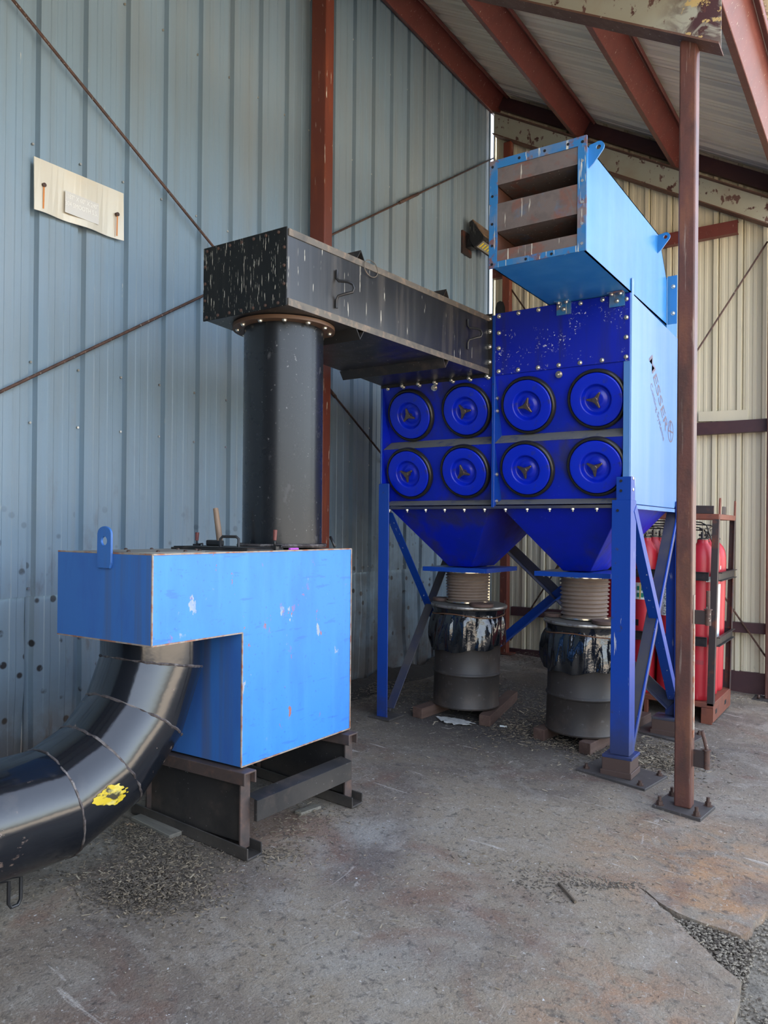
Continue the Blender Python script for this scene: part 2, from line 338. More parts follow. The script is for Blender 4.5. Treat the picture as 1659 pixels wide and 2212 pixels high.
M_['redcyl'] = mat('red_cylinder_paint', (.50, .022, .035), .38, 0, [dict(c=(.36, .015, .025), scale=5, sv=(1, 1, .3), lo=.45, hi=.7, k=.6), dict(c=(.60, .20, .20), scale=16, sv=(1, 1, .08), lo=.66, hi=.72, k=.5)], spec=.5)
M_['rack'] = mat('dark_rack_steel', (.045, .032, .030), .55, .2, [dict(c=(.16, .05, .025), scale=9, lo=.52, hi=.68, k=.8)])
M_['rackrust'] = mat('rust_red_rack', (.20, .062, .035), .6, .1, [dict(c=(.08, .035, .03), scale=8, lo=.5, hi=.7, k=.6)])
M_['rail'] = mat('black_rack_rail', (.025, .023, .023), .45, .3, [dict(c=(.12, .075, .06), scale=14, lo=.52, hi=.7, k=.6)])
M_['valve'] = mat('grey_brass_valve', (.13, .12, .105), .4, .7)
M_['rubber'] = mat('black_hose_rubber', (.012, .012, .013), .45)
M_['white'] = mat('white_sticker', (.72, .76, .72), .5)
M_['green'] = mat('green_print', (.02, .24, .16), .5)
M_['orange'] = mat('orange_strip', (.75, .52, .10), .5)
M_['redink'] = mat('red_print', (.35, .03, .04), .5)
M_['ink'] = mat('black_print', (.01, .01, .012), .5)
M_['logo'] = mat('faded_purple_lettering', (.105, .075, .125), .4)
M_['sign'] = mat('cream_metal_sign', (.72, .66, .53), .35, .25, [dict(c=(.72, .58, .38), scale=3, lo=.45, hi=.7, k=.6), dict(c=(.62, .61, .58), scale=2, lo=.5, hi=.7, k=.5)])
M_['signpatch'] = mat('grey_sign_print_patch', (.66, .62, .545), .35, .25)
M_['signtext'] = mat('white_stencil', (.90, .88, .80), .5)
M_['ruststain'] = mat('orange_rust_run', (.62, .22, .05), .7)
M_['lampbody'] = mat('black_lamp_housing', (.014, .014, .016), .4, 0, [drop(.7, .7, .73, 50)])
M_['lampfin'] = mat('dusty_lamp_top', (.26, .17, .10), .8, 0, [dict(c=(.08, .055, .04), scale=24, sv=(1, .3, 1), lo=.45, hi=.65, k=.8)])
M_['led'] = mat('yellow_led', (.85, .68, .05), .3)
M_['lens'] = mat('clear_lamp_lens', (.32, .31, .26), .1)
M_['plate'] = mat('dark_floor_plate', (.075, .066, .062), .6, .2, [dict(c=(.045, .04, .038), scale=8, lo=.45, hi=.7, k=.7), dict(c=(.25, .24, .22), scale=40, lo=.68, hi=.75, k=.6)])
M_['riser'] = mat('brown_riser_block', (.085, .052, .042), .6, .1)
M_['galv'] = mat('galvanised_trim', (.62, .66, .68), .35, .7)
M_['yellow'] = mat('yellow_paint_smear', (.62, .45, .02), .5, 0, [dict(c=(.02, .02, .02), scale=34, sv=(1, .35, .6), lo=.50, hi=.56, k=.95), dict(c=(.75, .66, .22), scale=20, sv=(1, .3, .5), lo=.55, hi=.62, k=.6)])
M_['chip'] = mat('wood_chip', (.235, .185, .125), .85)
M_['chipdark'] = mat('dark_litter', (.115, .093, .07), .9)
M_['chippale'] = mat('pale_chip', (.36, .30, .21), .85)
M_['stone'] = mat('grey_stone', (.24, .205, .155), .9)
M_['stick'] = mat('dead_stick', (.14, .105, .07), .85)
M_['handle'] = mat('wooden_tool_handle', (.24, .165, .11), .6, 0, [dict(c=(.10, .065, .045), scale=14, sv=(1, 1, .2), lo=.5, hi=.7, k=.6)])
M_['magenta'] = mat('magenta_barrel', (.55, .12, .62), .35)
M_['redgrip'] = mat('red_clamp_grip', (.16, .045, .04), .5)
M_['hookm'] = mat('dark_steel', (.04, .04, .042), .4, .5)
M_['dirtpile'] = mat('black_dirt', (.035, .03, .026), .95, bump=(40, .02))

# ------------------------------------------------------------------ the setting
def jag(pts, st, amp):                    # roughen a broken edge
    out = []
    for a, b in zip(pts[:-1], pts[1:]):
        a = Vector(a); b = Vector(b); n = max(1, int((b-a).length/st)); p = Vector((-(b-a).y, (b-a).x)).normalized()
        for k in range(n):
            q = a+(b-a)*k/n
            if k: q = q+p*random.uniform(-amp, amp)
            out.append(tuple(q))
    return out+[pts[-1]]
edge = jag([(-.30, -8), (-.40, 1.2), (-.47, 2.4), (-.50, 3.12), (-.51, 3.41), (-.69, 3.58), (-1.0, 3.885), (-1.075, 3.945), (-.905, 3.83), (-.74, 3.79), (-.57, 3.79), (-.51, 4.10), (-.46, 4.30), (.2, 4.42), (.55, 6.0), (.6, 12)], .05, .013)
poly = edge+[(-5.4, 12), (-5.4, -8)]
mb = MB(); n = len(poly)
mb.add([(x, y, zg(x)) for x, y in poly]+[(x, y, zg(x)-.06) for x, y in poly], [list(range(n)), list(range(2*n-1, n-1, -1))]+[[i, (i+1) % n, n+(i+1) % n, n+i] for i in range(n)])
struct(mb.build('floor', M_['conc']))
gx_ = [(-60, .05), (-5.5, zg(-5.5)-.05), (2.5, zg(2.5)-.035), (60, zg(2.5)-.4)]
mb = MB(); mb.add([(x, y, z) for y in (-60, 60) for x, z in gx_], [[i, i+1, i+5, i+4] for i in range(3)])
struct(mb.build('ground', M_['gravel']))
mb = MB(); mb.box(2.4, 60, -40, 60, zg(2.4)-.25, zg(2.4)-.02); struct(mb.build('added_yard_slab', M_['addedyard']))  # unseen pale slab, added to bounce sunlight in under the roof
mb = MB(); mb.box(-4.6, -.35, -2.36, -2.30, -.1, 7.6); struct(mb.build('wall_front_added', M_['addedwall']))  # unseen wall, added behind the camera to hold back light

XA, YB = -4.5, 9.27
PITCH = .338; SHEET = 3*PITCH
def wallA_profile():
    p = []
    for k in range(3):
        y = k*PITCH
        p += [(y, 0), (y+.010, -.036), (y+.052, -.036), (y+.064, 0), (y+.128, 0), (y+.134, .005), (y+.172, .005), (y+.178, 0), (y+.236, 0), (y+.242, .005), (y+.280, .005), (y+.286, 0)]
    return p+[(SHEET, 0), (SHEET+.009, -.040), (SHEET+.034, -.040)]
PA = wallA_profile()
def sheet_mesh(prof, z0, z1, nz, dx=0, warp=None):
    v = []; f = []; n = len(prof)
    for j in range(nz+1):
        z = z0+(z1-z0)*j/nz
        for y, x in prof:
            w = warp(y, z) if warp else 0
            v.append((x+dx+w, y, z))
    for j in range(nz):
        for i in range(n-1): f.append([j*n+i, j*n+i+1, (j+1)*n+i+1, (j+1)*n+i])
    return v, f
y0 = 2.81-.055-8*SHEET; nsh = 15
wa = thing('wall_left', None, None, (XA, y0, 0)); struct(wa)
PE = [p for p in PA if p[0] < .41]
v, f = sheet_mesh(PE, 1.2, 7.45, 1); mb = MB(); mb.add([(p[0], p[1]+(nsh-1)*SHEET, p[2]) for p in v], f); mb.build('wall_panel', M_['wallA'], wa, local=True)
v, f = sheet_mesh(PA, 1.2, 7.45, 1); mb = MB(); mb.add(v, f); up = mb.build('wall_panel', M_['wallA'], wa, local=True)
for k in range(nsh):
    if k == nsh-1: o = None
    elif k: o = up.copy(); COL.objects.link(o); o.parent = wa
    else: o = up
    if o: o.location = (0, k*SHEET, 0)
    a = [random.uniform(-1, 1) for _ in range(6)]
    def warp(y, z, a=a):
        t = max(0, (1.0-z))
        return t*t*.035*(math.sin(y*5+a[0]*3)+.6*math.sin(y*11+a[1]*3+z*4))+.006*math.sin(z*9+a[2]*3)*math.sin(y*7+a[3])
    v, f = sheet_mesh(PE if k == nsh-1 else PA, .0, 1.22, 14, -.012, warp); mb = MB(); mb.add([(p[0], p[1]+k*SHEET, p[2]) for p in v], f)
    mb.build('wall_panel', M_['wallA'], wa, local=True)
mb = MB()                                  # rows of screws beside the ribs
for z in (1.26, 2.30, 2.68, 4.05, 5.30, 6.5):
    for k in range(24, 3*nsh-1):
        y = y0+k*PITCH+.030
        mb.cyl((XA-.030, y, z+.01*math.sin(k)), (XA-.019, y, z+.01*math.sin(k)), .008, n=6)
o = mb.build('panel_screws', M_['bolt'], wa); o['kind'] = 'stuff'

wb = thing('wall_back', None, None, (-1.0, YB, 0)); struct(wb)
def wb_panel(x0, npit, z_of):
    P = []
    for k in range(npit):
        x = x0-k*.253
        P += [(x, 0), (x-.004, .028), (x-.012, .028), (x-.016, 0), (x-.022, -.030), (x-.060, -.030), (x-.078, 0), (x-.125, 0), (x-.131, -.006), (x-.158, -.006), (x-.164, 0), (x-.200, 0), (x-.206, -.006), (x-.232, -.006), (x-.238, 0)]
    P.append((x0-npit*.253, 0)); v = []; n = len(P)
    for x, y in P: v.append((x, YB+y, .09))
    for x, y in P: v.append((x, YB+y, z_of(x)))
    return v, [[i, n+i, n+i+1, i+1] for i in range(n-1)]
def z_low(X): return 7.089-.574*(X+4.426)
for k in range(4):
    v, f = wb_panel(-.40-k*.253*4, 4, lambda x: z_low(x)+.35)
    mb = MB(); mb.add(v, f); mb.build('wall_panel', M_['wallB'], wb)
mb = MB(); mb.box(-4.42, -.5, YB-.04, YB+.02, -.12, .11); mb.build('base_angle', M_['darkred'], wb)
mb = MB(); mb.prism([(-1.87, 2.89), (-1.36, 2.865), (-1.36, 2.985), (-1.87, 3.0)], lambda u, v_, w: (u, w, v_), YB-.045, YB-.035); mb.build('flashing_strip', M_['wallB'], wb)
mb = MB(); mb.box(-4.45, -4.435, YB-.05, YB-.01, 0, 7.3); mb.build('corner_trim', M_['galv'], wb)
mb = MB(); mb.box(-4.51, -4.435, YB-.012, YB, -.05, 3.3); mb.build('corner_trim', M_['wallB'], wb)

ce = thing('ceiling', None, None, (-2.6, 4, 6.0)); struct(ce)
SL = Vector((1, 0, -.574)).normalized(); NU = Vector((.574, 0, 1)).normalized()
def roof_panel(yc):
    P = []; w = .955
    P += [(0, 0), (.002, .06), (.022, .06), (.024, 0)]
    for k in range(3):
        y = .02+k*.31
        P += [(y+.03, 0), (y+.045, -.030), (y+.095, -.030), (y+.11, 0), (y+.16, 0), (y+.166, -.010), (y+.20, -.010), (y+.206, 0), (y+.24, 0), (y+.246, -.010), (y+.28, -.010), (y+.286, 0)]
    P.append((w, 0)); A = Vector((-4.63, 0, z_low(-4.63)))+NU*.29; B = Vector((-.92, 0, z_low(-.92)))+NU*.29; n = len(P)
    v = [A+NU*h+Vector((0, yc+y, 0)) for y, h in P]+[B+NU*h+Vector((0, yc+y, 0)) for y, h in P]
    return v, [[i, i+1, n+i+1, n+i] for i in range(n-1)]
for k in range(18):
    v, f = roof_panel(8.25-.955*(k-1)); mb = MB(); mb.add(v, f); mb.build('roof_panel', M_['roof'], ce)
mb = MB(); A = V(-5.0, 0, z_low(-5.0))+NU*.31; B = V(-.91, 0, z_low(-.91))+NU*.31   # upper skin, keeps daylight out of the laps
mb.add([A+V(0, -8, 0), B+V(0, -8, 0), B+V(0, 9.3, 0), A+V(0, 9.3, 0)], [[0, 1, 2, 3]]); mb.build('roof_deck', M_['roof'], ce)

# ------------------------------------------------------------------ frame of the lean-to
def purlin(X, label):
    z = z_low(X); t = .012
    P = [(-.075, .03), (-.075, 0), (0, 0), (0, .248), (.075, .248), (.075, .22), (.075-t, .22), (.075-t, .26), (-t, .26), (-t, t), (-.075+t, t), (-.075+t, .03)]
    mb = MB(); mb.prism(P, lambda u, v, w: (X+SL.x*u+NU.x*v, w, z+SL.z*u+NU.z*v), -5.3, YB-.03)
    o = mb.build('roof_purlin', M_['red'], bevel=.004); return tag(o, label, 'beam')
purlin(-4.40, 'red roof purlin running along the top of the blue-grey wall')
purlin(-3.25, 'red roof purlin second out from the blue-grey wall')
purlin(-2.08, 'red roof purlin third out, passing behind the top of the brown post')
purlin(-.965, 'sunlit red eave purlin at the outer edge of the roof')

def rafter(Y, x0, x1, fw, label, end, dp):
    t = thing('rafter', label, 'beam', ((x0+x1)/2, Y, z_low((x0+x1)/2)))
    def P(x, h): return Vector((x, 0, z_low(x)+h*1.153))
    def slab(h0, h1, ya, yb):
        a = [P(x0, h0), P(x1, h0), P(x1, h0), P(x0, h0)]; b = [P(x0, h1), P(x1, h1), P(x1, h1), P(x0, h1)]
        ys = (ya, ya, yb, yb)
        return [p+V(0, y, 0) for p, y in zip(a, ys)], [p+V(0, y, 0) for p, y in zip(b, ys)]
    mb = MB(); mb.hexa(*slab(.012-dp, -.012, Y-.005, Y+.005)); mb.build('web', M_['rafter'], t)
    mb = MB(); mb.hexa(*slab(-dp, .012-dp, Y-fw/2, Y+fw/2)); mb.build('bottom_flange', M_['rustflange'], t)
    mb = MB(); mb.hexa(*slab(-.012, 0, Y-fw/2, Y+fw/2)); mb.build('top_flange', M_['rustflange'], t)
    if end:
        mb = MB(); a = P(x1, -dp-.04); b = P(x1, .06)
        mb.hexa([a+V(0, -fw/2, 0), a+V(.012, -fw/2, 0), a+V(.012, fw/2, 0), a+V(0, fw/2, 0)], [b+V(0, -fw/2, 0), b+V(.012, -fw/2, 0), b+V(.012, fw/2, 0), b+V(0, fw/2, 0)])
        mb.build('end_plate', M_['rafter'], t)
        mb = MB(); c = P(x1-.10, .012-dp); d = P(x1-.05, -.01)
        mb.hexa([c+V(0, -fw/2+.005, 0), c+V(.012, -fw/2+.005, 0), c+V(.012, -.005, 0), c+V(0, -.005, 0)], [d+V(0, -fw/2+.005, 0), d+V(.012, -fw/2+.005, 0), d+V(.012, -.005, 0), d+V(0, -.005, 0)])
        mb.build('stiffener', M_['rustflange'], t)
        mb = MB(); mb.cyl((0, 0, 0), (0, 0, .012), .016, n=10); src = None
        for x in (-.22, -.15, -.07):
            q = P(x1+x, -.08)+V(0, Y-.006, 0)
            if src is None:
                src = mb.build('bolt', M_['bolt'], None); src.parent = t; src.matrix_local = WM[t.name] @ (Matrix.Translation(q) @ rot_to((0, -1, 0)).to_4x4())
            else: place(src, t, q, rot_to((0, -1, 0)))
    return t
YR = 5.17
rafter(YR, -4.42, -.93, .155, 'grey primed roof rafter with rusty flange resting on the brown post', True, .36)
rafter(9.08, -4.37, -.93, .14, 'long grey rafter with rusted edges against the cream wall', False, .262)
# rake channel along the head of the cream wall
mb = MB(); a = V(-4.42, 9.157, z_low(-4.42)+.10); b = V(-.95, 9.157, z_low(-.95)+.10)
mb.hexa([a, b, b+V(0, .07, 0), a+V(0, .07, 0)], [a+NU*.15, b+NU*.15, b+NU*.15+V(0, .07, 0), a+NU*.15+V(0, .07, 0)])
tag(mb.build('rake_channel', M_['darkred']), 'dark maroon channel following the roof slope above the cream wall', 'beam')

t = thing('wall_column', 'red oxide steel column standing against the blue-grey wall behind the duct', 'column', (-4.335, 5.45, 0))
mb = MB(); mb.box(-4.42, -4.25, 5.39, 5.51, zg(-4.3), z_low(-4.3)-.27); mb.build('shaft', M_['redcol'], t, .012, 2)
mb = MB(); mb.box(-4.47, -4.20, 5.33, 5.57, zg(-4.3), zg(-4.3)+.012); mb.build('base_plate', M_['redcol'], t)
t = thing('corner_column', 'dark red column in the corner where the two metal walls meet', 'column', (-4.15, 9.1, 0))
mb = MB(); mb.box(-4.23, -4.125, 9.05, 9.14, zg(-4.2)+.01, 6.62); mb.build('shaft', M_['redcol'], t, .01, 2)
mb = MB(); mb.box(-4.28, -4.06, 9.0, 9.2, zg(-4.2), zg(-4.2)+.012); mb.build('base_plate', M_['redcol'], t)
t = thing('outer_column', 'dark brown column at the outer end of the cream wall', 'column', (-1.09, 9.1, 0))
mb = MB(); mb.box(-1.148, -1.03, 9.04, 9.14, zg(-1.1)+.012, 4.80); mb.build('shaft', M_['post'], t, .01, 2)
mb = MB(); mb.box(-1.26, -.92, 8.94, 9.22, zg(-1.1)-.01, zg(-1.1)+.014); mb.build('base_plate', M_['plate'], t)
mb = MB(); mb.cyl((-1.2, 9.0, zg(-1.2)+.01), (-1.2, 9.0, zg(-1.2)+.05), .016, n=6); mb.build('bolt', M_['boltrust'], t)
def girt(x0, x1, z0, z1, label, m='darkred'):
    mb = MB(); t = .008
    P = [(YB-.115, z0), (YB-.035, z0), (YB-.035, z0+t), (YB-.115+t, z0+t), (YB-.115+t, z1-t), (YB-.035, z1-t), (YB-.035, z1), (YB-.115, z1)]
    mb.prism(P, lambda u, v, w: (w, u, v), x0, x1); tag(mb.build('wall_girt', M_[m]), label, 'beam')
girt(-4.12, -1.15, .545, .655, 'low dark maroon girt across the cream wall near the ground')
girt(-4.12, -1.15, 2.73, 2.865, 'middle dark maroon girt across the cream wall at half height')
girt(-4.42, -1.465, 4.93, 5.07, 'upper maroon girt on the cream wall ending under the rafter', 'red')
def rod(p, q, label, r=.011, wall=0):
    mb = MB(); p = Vector(p); q = Vector(q)
    if wall: p, q = [Vector((wall, v.y*wall/-4.38, 1.65+(v.z-1.65)*wall/-4.38)) for v in (p, q)]
    mb.tube([p, q], r, 8); d = (q-p).normalized()
    c = p+(q-p)*.72; mb.tube([c, c+d*.45], r*1.7, 8)
    tag(mb.build('brace_rod', M_['rod']), label, 'brace')
rod((-4.38, 1.15, 5.60), (-4.38, 7.0, 2.13), 'thin rusty brace rod falling from the upper left of the blue-grey wall', .010, -4.432)
rod((-4.38, .9, 1.44), (-4.38, 9.13, 6.50), 'thin rusty brace rod rising from the lower left of the blue-grey wall', .010, -4.462)
rod((-4.21, 9.12, 4.845), (-1.13, 9.12, .283), 'thin dark brace rod falling from the corner column across the cream wall', .010)
rod((-1.16, 9.10, 4.75), (-4.095, 9.10, .231), 'thin dark brace rod rising to the right across the cream wall', .010)

# ------------------------------------------------------------------ front post with gate hinges
px, py = -1.125, 5.205; pz = zg(px)
t = thing('steel_post', 'brown rusty square steel post in the right foreground with hinge lugs', 'post', (px, py, pz))
mb = MB(); mb.box(px-.052, px+.052, py-.052, py+.052, pz+.018, 4.80); mb.build('shaft', M_['post'], t, .011, 3)
mb = MB(); a = math.radians(-6)
def RR(x, y, c=(px, py), a=a): return (c[0]+x*math.cos(a)-y*math.sin(a), c[1]+x*math.sin(a)+y*math.cos(a))
q = [RR(*c) for c in ((-.150, -.150), (.150, -.150), (.150, .150), (-.150, .150))]
mb.hexa([(x, y, zg(x)-.004) for x, y in q], [(x, y, zg(x)+.020) for x, y in q]); mb.build('base_plate', M_['plate'], t, .002)
mb = MB(); mb.cyl((0, 0, 0), (0, 0, .004), .027, n=16); mb.cyl((0, 0, .004), (0, 0, .026), .020, n=6, sm=False); mb.cyl((0, 0, .026), (0, 0, .055), .011, n=10)
anc = None
for x, y in ((-.115, -.115), (.115, -.115), (.115, .115), (-.115, .115)):
    x, y = RR(x, y); loc = (x, y, zg(x)+.019)
    if anc is None:
        anc = mb.build('anchor_bolt', M_['boltrust'], None); anc.parent = t; anc.matrix_local = WM[t.name] @ Matrix.Translation(loc)
    else: place(anc, t, loc)
mb = MB(); mb.box(px+.052, px+.058, py-.02, py+.012, .33, 1.24); mb.build('hinge_strip', M_['edge'], t)
for z0, z1, tilt, nm in ((1.055, 1.145, 0, 'h'), (.145, .255, -.03, 'l')):
    mb = MB(); mb.box(px+.055, px+.135, py-.006, py+.006, z0, z1); hb = mb.build('hinge_bracket', M_['rack'], t, .003)
    mb = MB(); mb.cyl((px+.137, py, z0-.004), (px+.137, py, z1+.004), .018, n=14); mb.cyl((px+.137, py, z1+.004), (px+.137, py, z1+.010), .026, n=14)
    mb.cyl((px+.137, py, z1+.008), (px+.137+tilt, py, z1+.125), .012, n=12); mb.build('hinge_pin', M_['rod'], t)

# ------------------------------------------------------------------ dust collector
XL, XC, XR = -3.69, -2.632, -1.57; YF, YK = 5.50, 6.93; ZB, ZT = 1.84, 3.335
dc = thing('dust_collector', 'tall royal blue cartridge dust collector on four legs with eight round covers', 'machine', (-2.63, 6.2, 0))
prof = [(YF, ZT-.01), (YF, 2.85), (YF+.13, 2.395), (YF, 2.32), (YF+.13, 1.885), (YF+.02, ZB), (YK, ZB), (YK, 3.30)]
mb = MB(); mb.prism(prof, lambda u, v, w: (w, u, v), XL+.012, XR-.012); mb.build('housing', M_['blue'], dc)
for (xa, xb, nm) in ((XL+.02, XC-.012, 0), (XC+.012, XR-.02, 1)):
    mb = MB()
    for zt, zb in ((2.395, 2.32), (1.885, ZB+.002)):
        yb_ = YF if zb > 2 else YF+.02
        mb.add([(xa, YF+.128, zt), (xb, YF+.128, zt), (xb, yb_-.004, zb), (xa, yb_-.004, zb)], [[0, 1, 2, 3]])
    mb.build('ledge', M_['ledge'], dc)
side = [(YF, ZB), (YF, ZT), (YK+.02, 3.30), (YK+.02, 1.945), (YK-.11, ZB)]
mb = MB(); mb.prism(side, lambda u, v, w: (w, u, v), XR-.012, XR); sp_ = mb.build('side_panel', M_['bluelit'], dc, .003)
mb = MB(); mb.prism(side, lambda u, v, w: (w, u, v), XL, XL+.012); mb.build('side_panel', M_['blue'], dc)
mb = MB(); mb.box(XR-.002, XR+.006, YF-.002, YF+.045, ZB, 3.44); mb.box(XR-.05, XR, YF-.006, YF-.001, 2.0, ZT); mb.build('corner_flange', M_['bluelit'], dc, .003)
gp = [(YF-.012, ZB-.02), (YF-.012, ZT-.01), (YF+.14, ZT-.01), (YF+.14, ZB-.02)]
mb = MB(); mb.prism(gp, lambda u, v, w: (w, u, v), XC-.012, XC+.012); mb.build('divider_flange', M_['blueleg'], dc, .002)
mb = MB(); mb.prism(gp, lambda u, v, w: (w, u, v), XL-.004, XL+.010); mb.build('divider_flange', M_['blueleg'], dc, .002)
mb = MB(); mb.box(XC+.014, XR-.006, YF-.012, YF, 2.852, ZT); mb.build('upper_panel', M_['bluetop'], dc, .002)
mb = MB(); mb.box(XL, XR, YF-.004, YF+.05, ZB-.03, ZB-.008); mb.build('bottom_rim', M_['bracegrey'], dc)
mb = MB(); mb.box(XR-.03, XR+.006, YF+.06, YK-.12, ZB-.034, ZB-.006); mb.build('bottom_rim', M_['bluelit'], dc)
# one bolt mesh for the whole machine
mb = MB(); mb.cyl((0, 0, 0), (0, 0, .004), .017, n=12); mb.lathe((0, 0, .004), (0, 0, 1), [(.0135, 0), (.0125, .007), (.006, .011)], 10)
def bolts(parent, pts, d, src=None):
    for p in pts:
        if src is None:
            src = mb_bolt.build('bolt', M_['bolt'], None); src.parent = parent; src.matrix_local = WM[parent.name] @ (Matrix.Translation(p) @ rot_to(d).to_4x4())
        else: place(src, parent, p, rot_to(d))
    return src
mb_bolt = mb
bs = bolts(dc, [(XC+.045, YF-.012, z) for z in (2.88, 3.06, 3.18, 3.31)]+[(XR-.03, YF-.012, z) for z in (2.88, 3.02, 3.16, 3.29)]+
    [(XC+.045+k*.163, YF-.012, 2.875) for k in range(1, 6)]+[(XC+.045+k*.163, YF-.012, 3.312) for k in range(1, 6)], (0, -1, 0))
bolts(dc, [(XC-.045-k*.158, YF-.004, 2.842) for k in range(0, 7)]+[(XC-.03, YF-.02, z) for z in (2.96, 3.08, 3.2, 3.30)], (0, -1, 0), bs)
bolts(dc, [(XC+.012, YF+.035, z) for z in (2.68, 2.58, 2.08, 1.87)]+[(XR+.006, YF+.03, z) for z in (2.02, 1.94)], (1, 0, 0), bs)
mbn = MB(); mbn.cyl((0, 0, 0), (0, 0, -.012), .014, n=6, sm=False); mbn.cyl((0, 0, -.012), (0, 0, -.028), .007, n=8); nut = None
for k in range(12):
    x = XL+.08+k*.18; loc = (x, YF+.012, ZB-.03)
    if x > XR-.12: continue
    if nut is None:
        nut = mbn.build('hanging_bolt', M_['bolt'], None); nut.parent = dc; nut.matrix_local = WM[dc.name] @ Matrix.Translation(loc)
    else: place(nut, dc, loc)
mbn = MB(); mbn.cyl((0, 0, 0), (0, 0, .012), .026, n=20); mbn.cyl((0, 0, .012), (0, 0, .03), .019, n=16); mbn.cyl((0, 0, .03), (0, 0, .05), .008, n=8); prt = None
for x in (-3.17, -2.10):
    loc = (x, YF+.005, 2.81)
    if prt is None:
        prt = mbn.build('pressure_port', M_['bolt'], None); prt.parent = dc; prt.matrix_local = WM[dc.name] @ (Matrix.Translation(loc) @ rot_to((0, -1, -.28)).to_4x4())
    else: place(prt, dc, loc, rot_to((0, -1, -.28)))
# cartridge covers (built once about +Z, then copied)
mc = MB(); mc.lathe((0, 0, 0), (0, 0, 1), [(.196, .006), (.195, .040), (.1925, .0440), (.189, .0452), (.184, .0456), (.150, .0459), (.122, .0460), (.1175, .0455), (.114, .0440), (.108, .0330), (.101, .0150), (.094, .0075), (.086, .0050), (.076, .0060), (.064, .0110), (.054, .0170), (.047, .0195), (.040, .0200), (.002, .0200)], 56)
mg = MB(); mg.lathe((0, 0, 0), (0, 0, 1), [(.222, 0), (.223, .020), (.219, .033), (.210, .040), (.202, .040), (.198, .034), (.197, .028), (.196, .005)], 56)
mk = MB(); mk.cyl((0, 0, .02), (0, 0, .075), .020, .022, n=18)
for a in (0, 120, 240):
    c, s_ = math.cos(math.radians(a)), math.sin(math.radians(a))
    def K(l, w, z, c=c, s_=s_): return (l*c-w*s_, l*s_+w*c, z)
    mk.hexa([K(.008, -.017, .046), K(.066, -.007, .052), K(.066, .007, .052), K(.008, .017, .046)], [K(.008, -.016, .072), K(.066, -.006, .066), K(.066, .006, .066), K(.008, .016, .072)])
pc = pg = pk = None
NR = Vector((0, -.455, -.13)).normalized(); XA_ = Vector((1, 0, 0)); UP_ = NR.cross(XA_)
RC = Matrix((XA_, UP_, NR)).transposed()
for (x, z, a) in ((-2.368, 2.612, 70), (-1.828, 2.612, 55), (-2.370, 2.118, 30), (-1.826, 2.118, 28), (-3.430, 2.612, 100), (-2.902, 2.612, 4), (-3.434, 2.118, 30), (-2.905, 2.118, 103)):
    y = YF+.13*((2.85-z)/.455 if z > 2.3 else (2.32-z)/.435)
    m = WM[dc.name] @ (Matrix.Translation((x, y, z)) @ RC.to_4x4())
    if pc is None: c_ = pc = mc.build('cartridge_cover', M_['cover'], None)
    else: c_ = pc.copy(); COL.objects.link(c_)
    c_.parent = dc; c_.matrix_local = m
    if pg is None: g_ = pg = mg.build('gasket', M_['gasket'], None); k_ = pk = mk.build('star_knob', M_['knob'], None, .004, 2)
    else: g_ = pg.copy(); k_ = pk.copy(); COL.objects.link(g_); COL.objects.link(k_)
    g_.parent = c_; k_.parent = c_; k_.matrix_local = Matrix.Rotation(math.radians(a), 4, 'Z')
# hoppers
for xc in (-3.165, -2.115):
    a = [(xc-.47, YF+.06), (xc+.47, YF+.06), (xc+.47, YK-.06), (xc-.47, YK-.06)]; b = [(xc-.125, 5.99), (xc+.10, 5.99), (xc+.10, 6.44), (xc-.125, 6.44)]
    mb = MB(); mb.hexa([(x, y, 1.318) for x, y in b], [(x, y, ZB-.025) for x, y in a]); hp = mb.build('hopper', M_['blue'], dc, .004)
    fx = xc-.012; mb = MB(); mb.box(fx-.31, fx+.31, 5.875, 6.495, 1.296, 1.312); mb.box(fx-.31, fx+.31, 5.869, 5.877, 1.276, 1.314); mb.box(fx+.305, fx+.313, 5.875, 6.495, 1.276, 1.314)
    hf = mb.build('hopper_flange', M_['blueleg'], hp)
    for k, p in enumerate([(fx-.24+.24*j, 5.90, 1.296) for j in range(3)]+[(fx+.285, 6.0+.2*j, 1.296) for j in range(3)]):
        o = nut.copy(); COL.objects.link(o); o.parent = hp; o.matrix_local = WM[dc.name] @ Matrix.Translation(p)
# legs
def leg(x, y, sx, sy, zt, zb, w=.105, t_=.009, steps=None):
    mb = MB(); mb.angle((x, y, zb), (x, y, zt), (sx, 0, 0), (0, sy, 0), w, t_); return mb.build('leg', M_['blueleg'], dc, .002)
leg(XL-.014, YF-.016, 1, 1, 2.03, zg(XL)+.012)
leg(XR+.014, YF-.018, -1, 1, 2.03, .055)
mb = MB(); mb.angle((XR+.016, YF-.026, .058), (XR+.016, YF-.026, 1.865), (-1, 0, 0), (0, 1, 0), .135, .008); mb.build('leg_doubler', M_['blueleg'], dc, .002)
leg(XL-.014, YK+.016, 1, -1, 2.0, zg(XL)+.012)
leg(XR+.014, YK+.016, -1, -1, 1.9, .055)
mb = MB()
for z in (2.00, 1.93): mb.cyl((XR-.055, YF-.0275, z), (XR-.055, YF-.029, z), .010, n=14)
for z in (1.79,): mb.cyl((XR-.075, YF-.0345, z), (XR-.075, YF-.036, z), .010, n=14)
mb.build('bolt_holes', M_['ink'], dc)
def brace(p, q, a, b, m='blueleg', w=.08):
    mb = MB(); mb.angle(p, q, a, b, w, .007); mb.build('cross_brace', M_[m], dc, .002)
def dirn(p, q): return (Vector(q)-Vector(p)).normalized()
p, q = V(XR+.02, YF+.05, 1.785), V(XR+.02, YK-.06, .20); d = dirn(p, q); nx = V(1, 0, 0); brace(p, q, nx.cross(d), -nx, 'blueleg', .075)
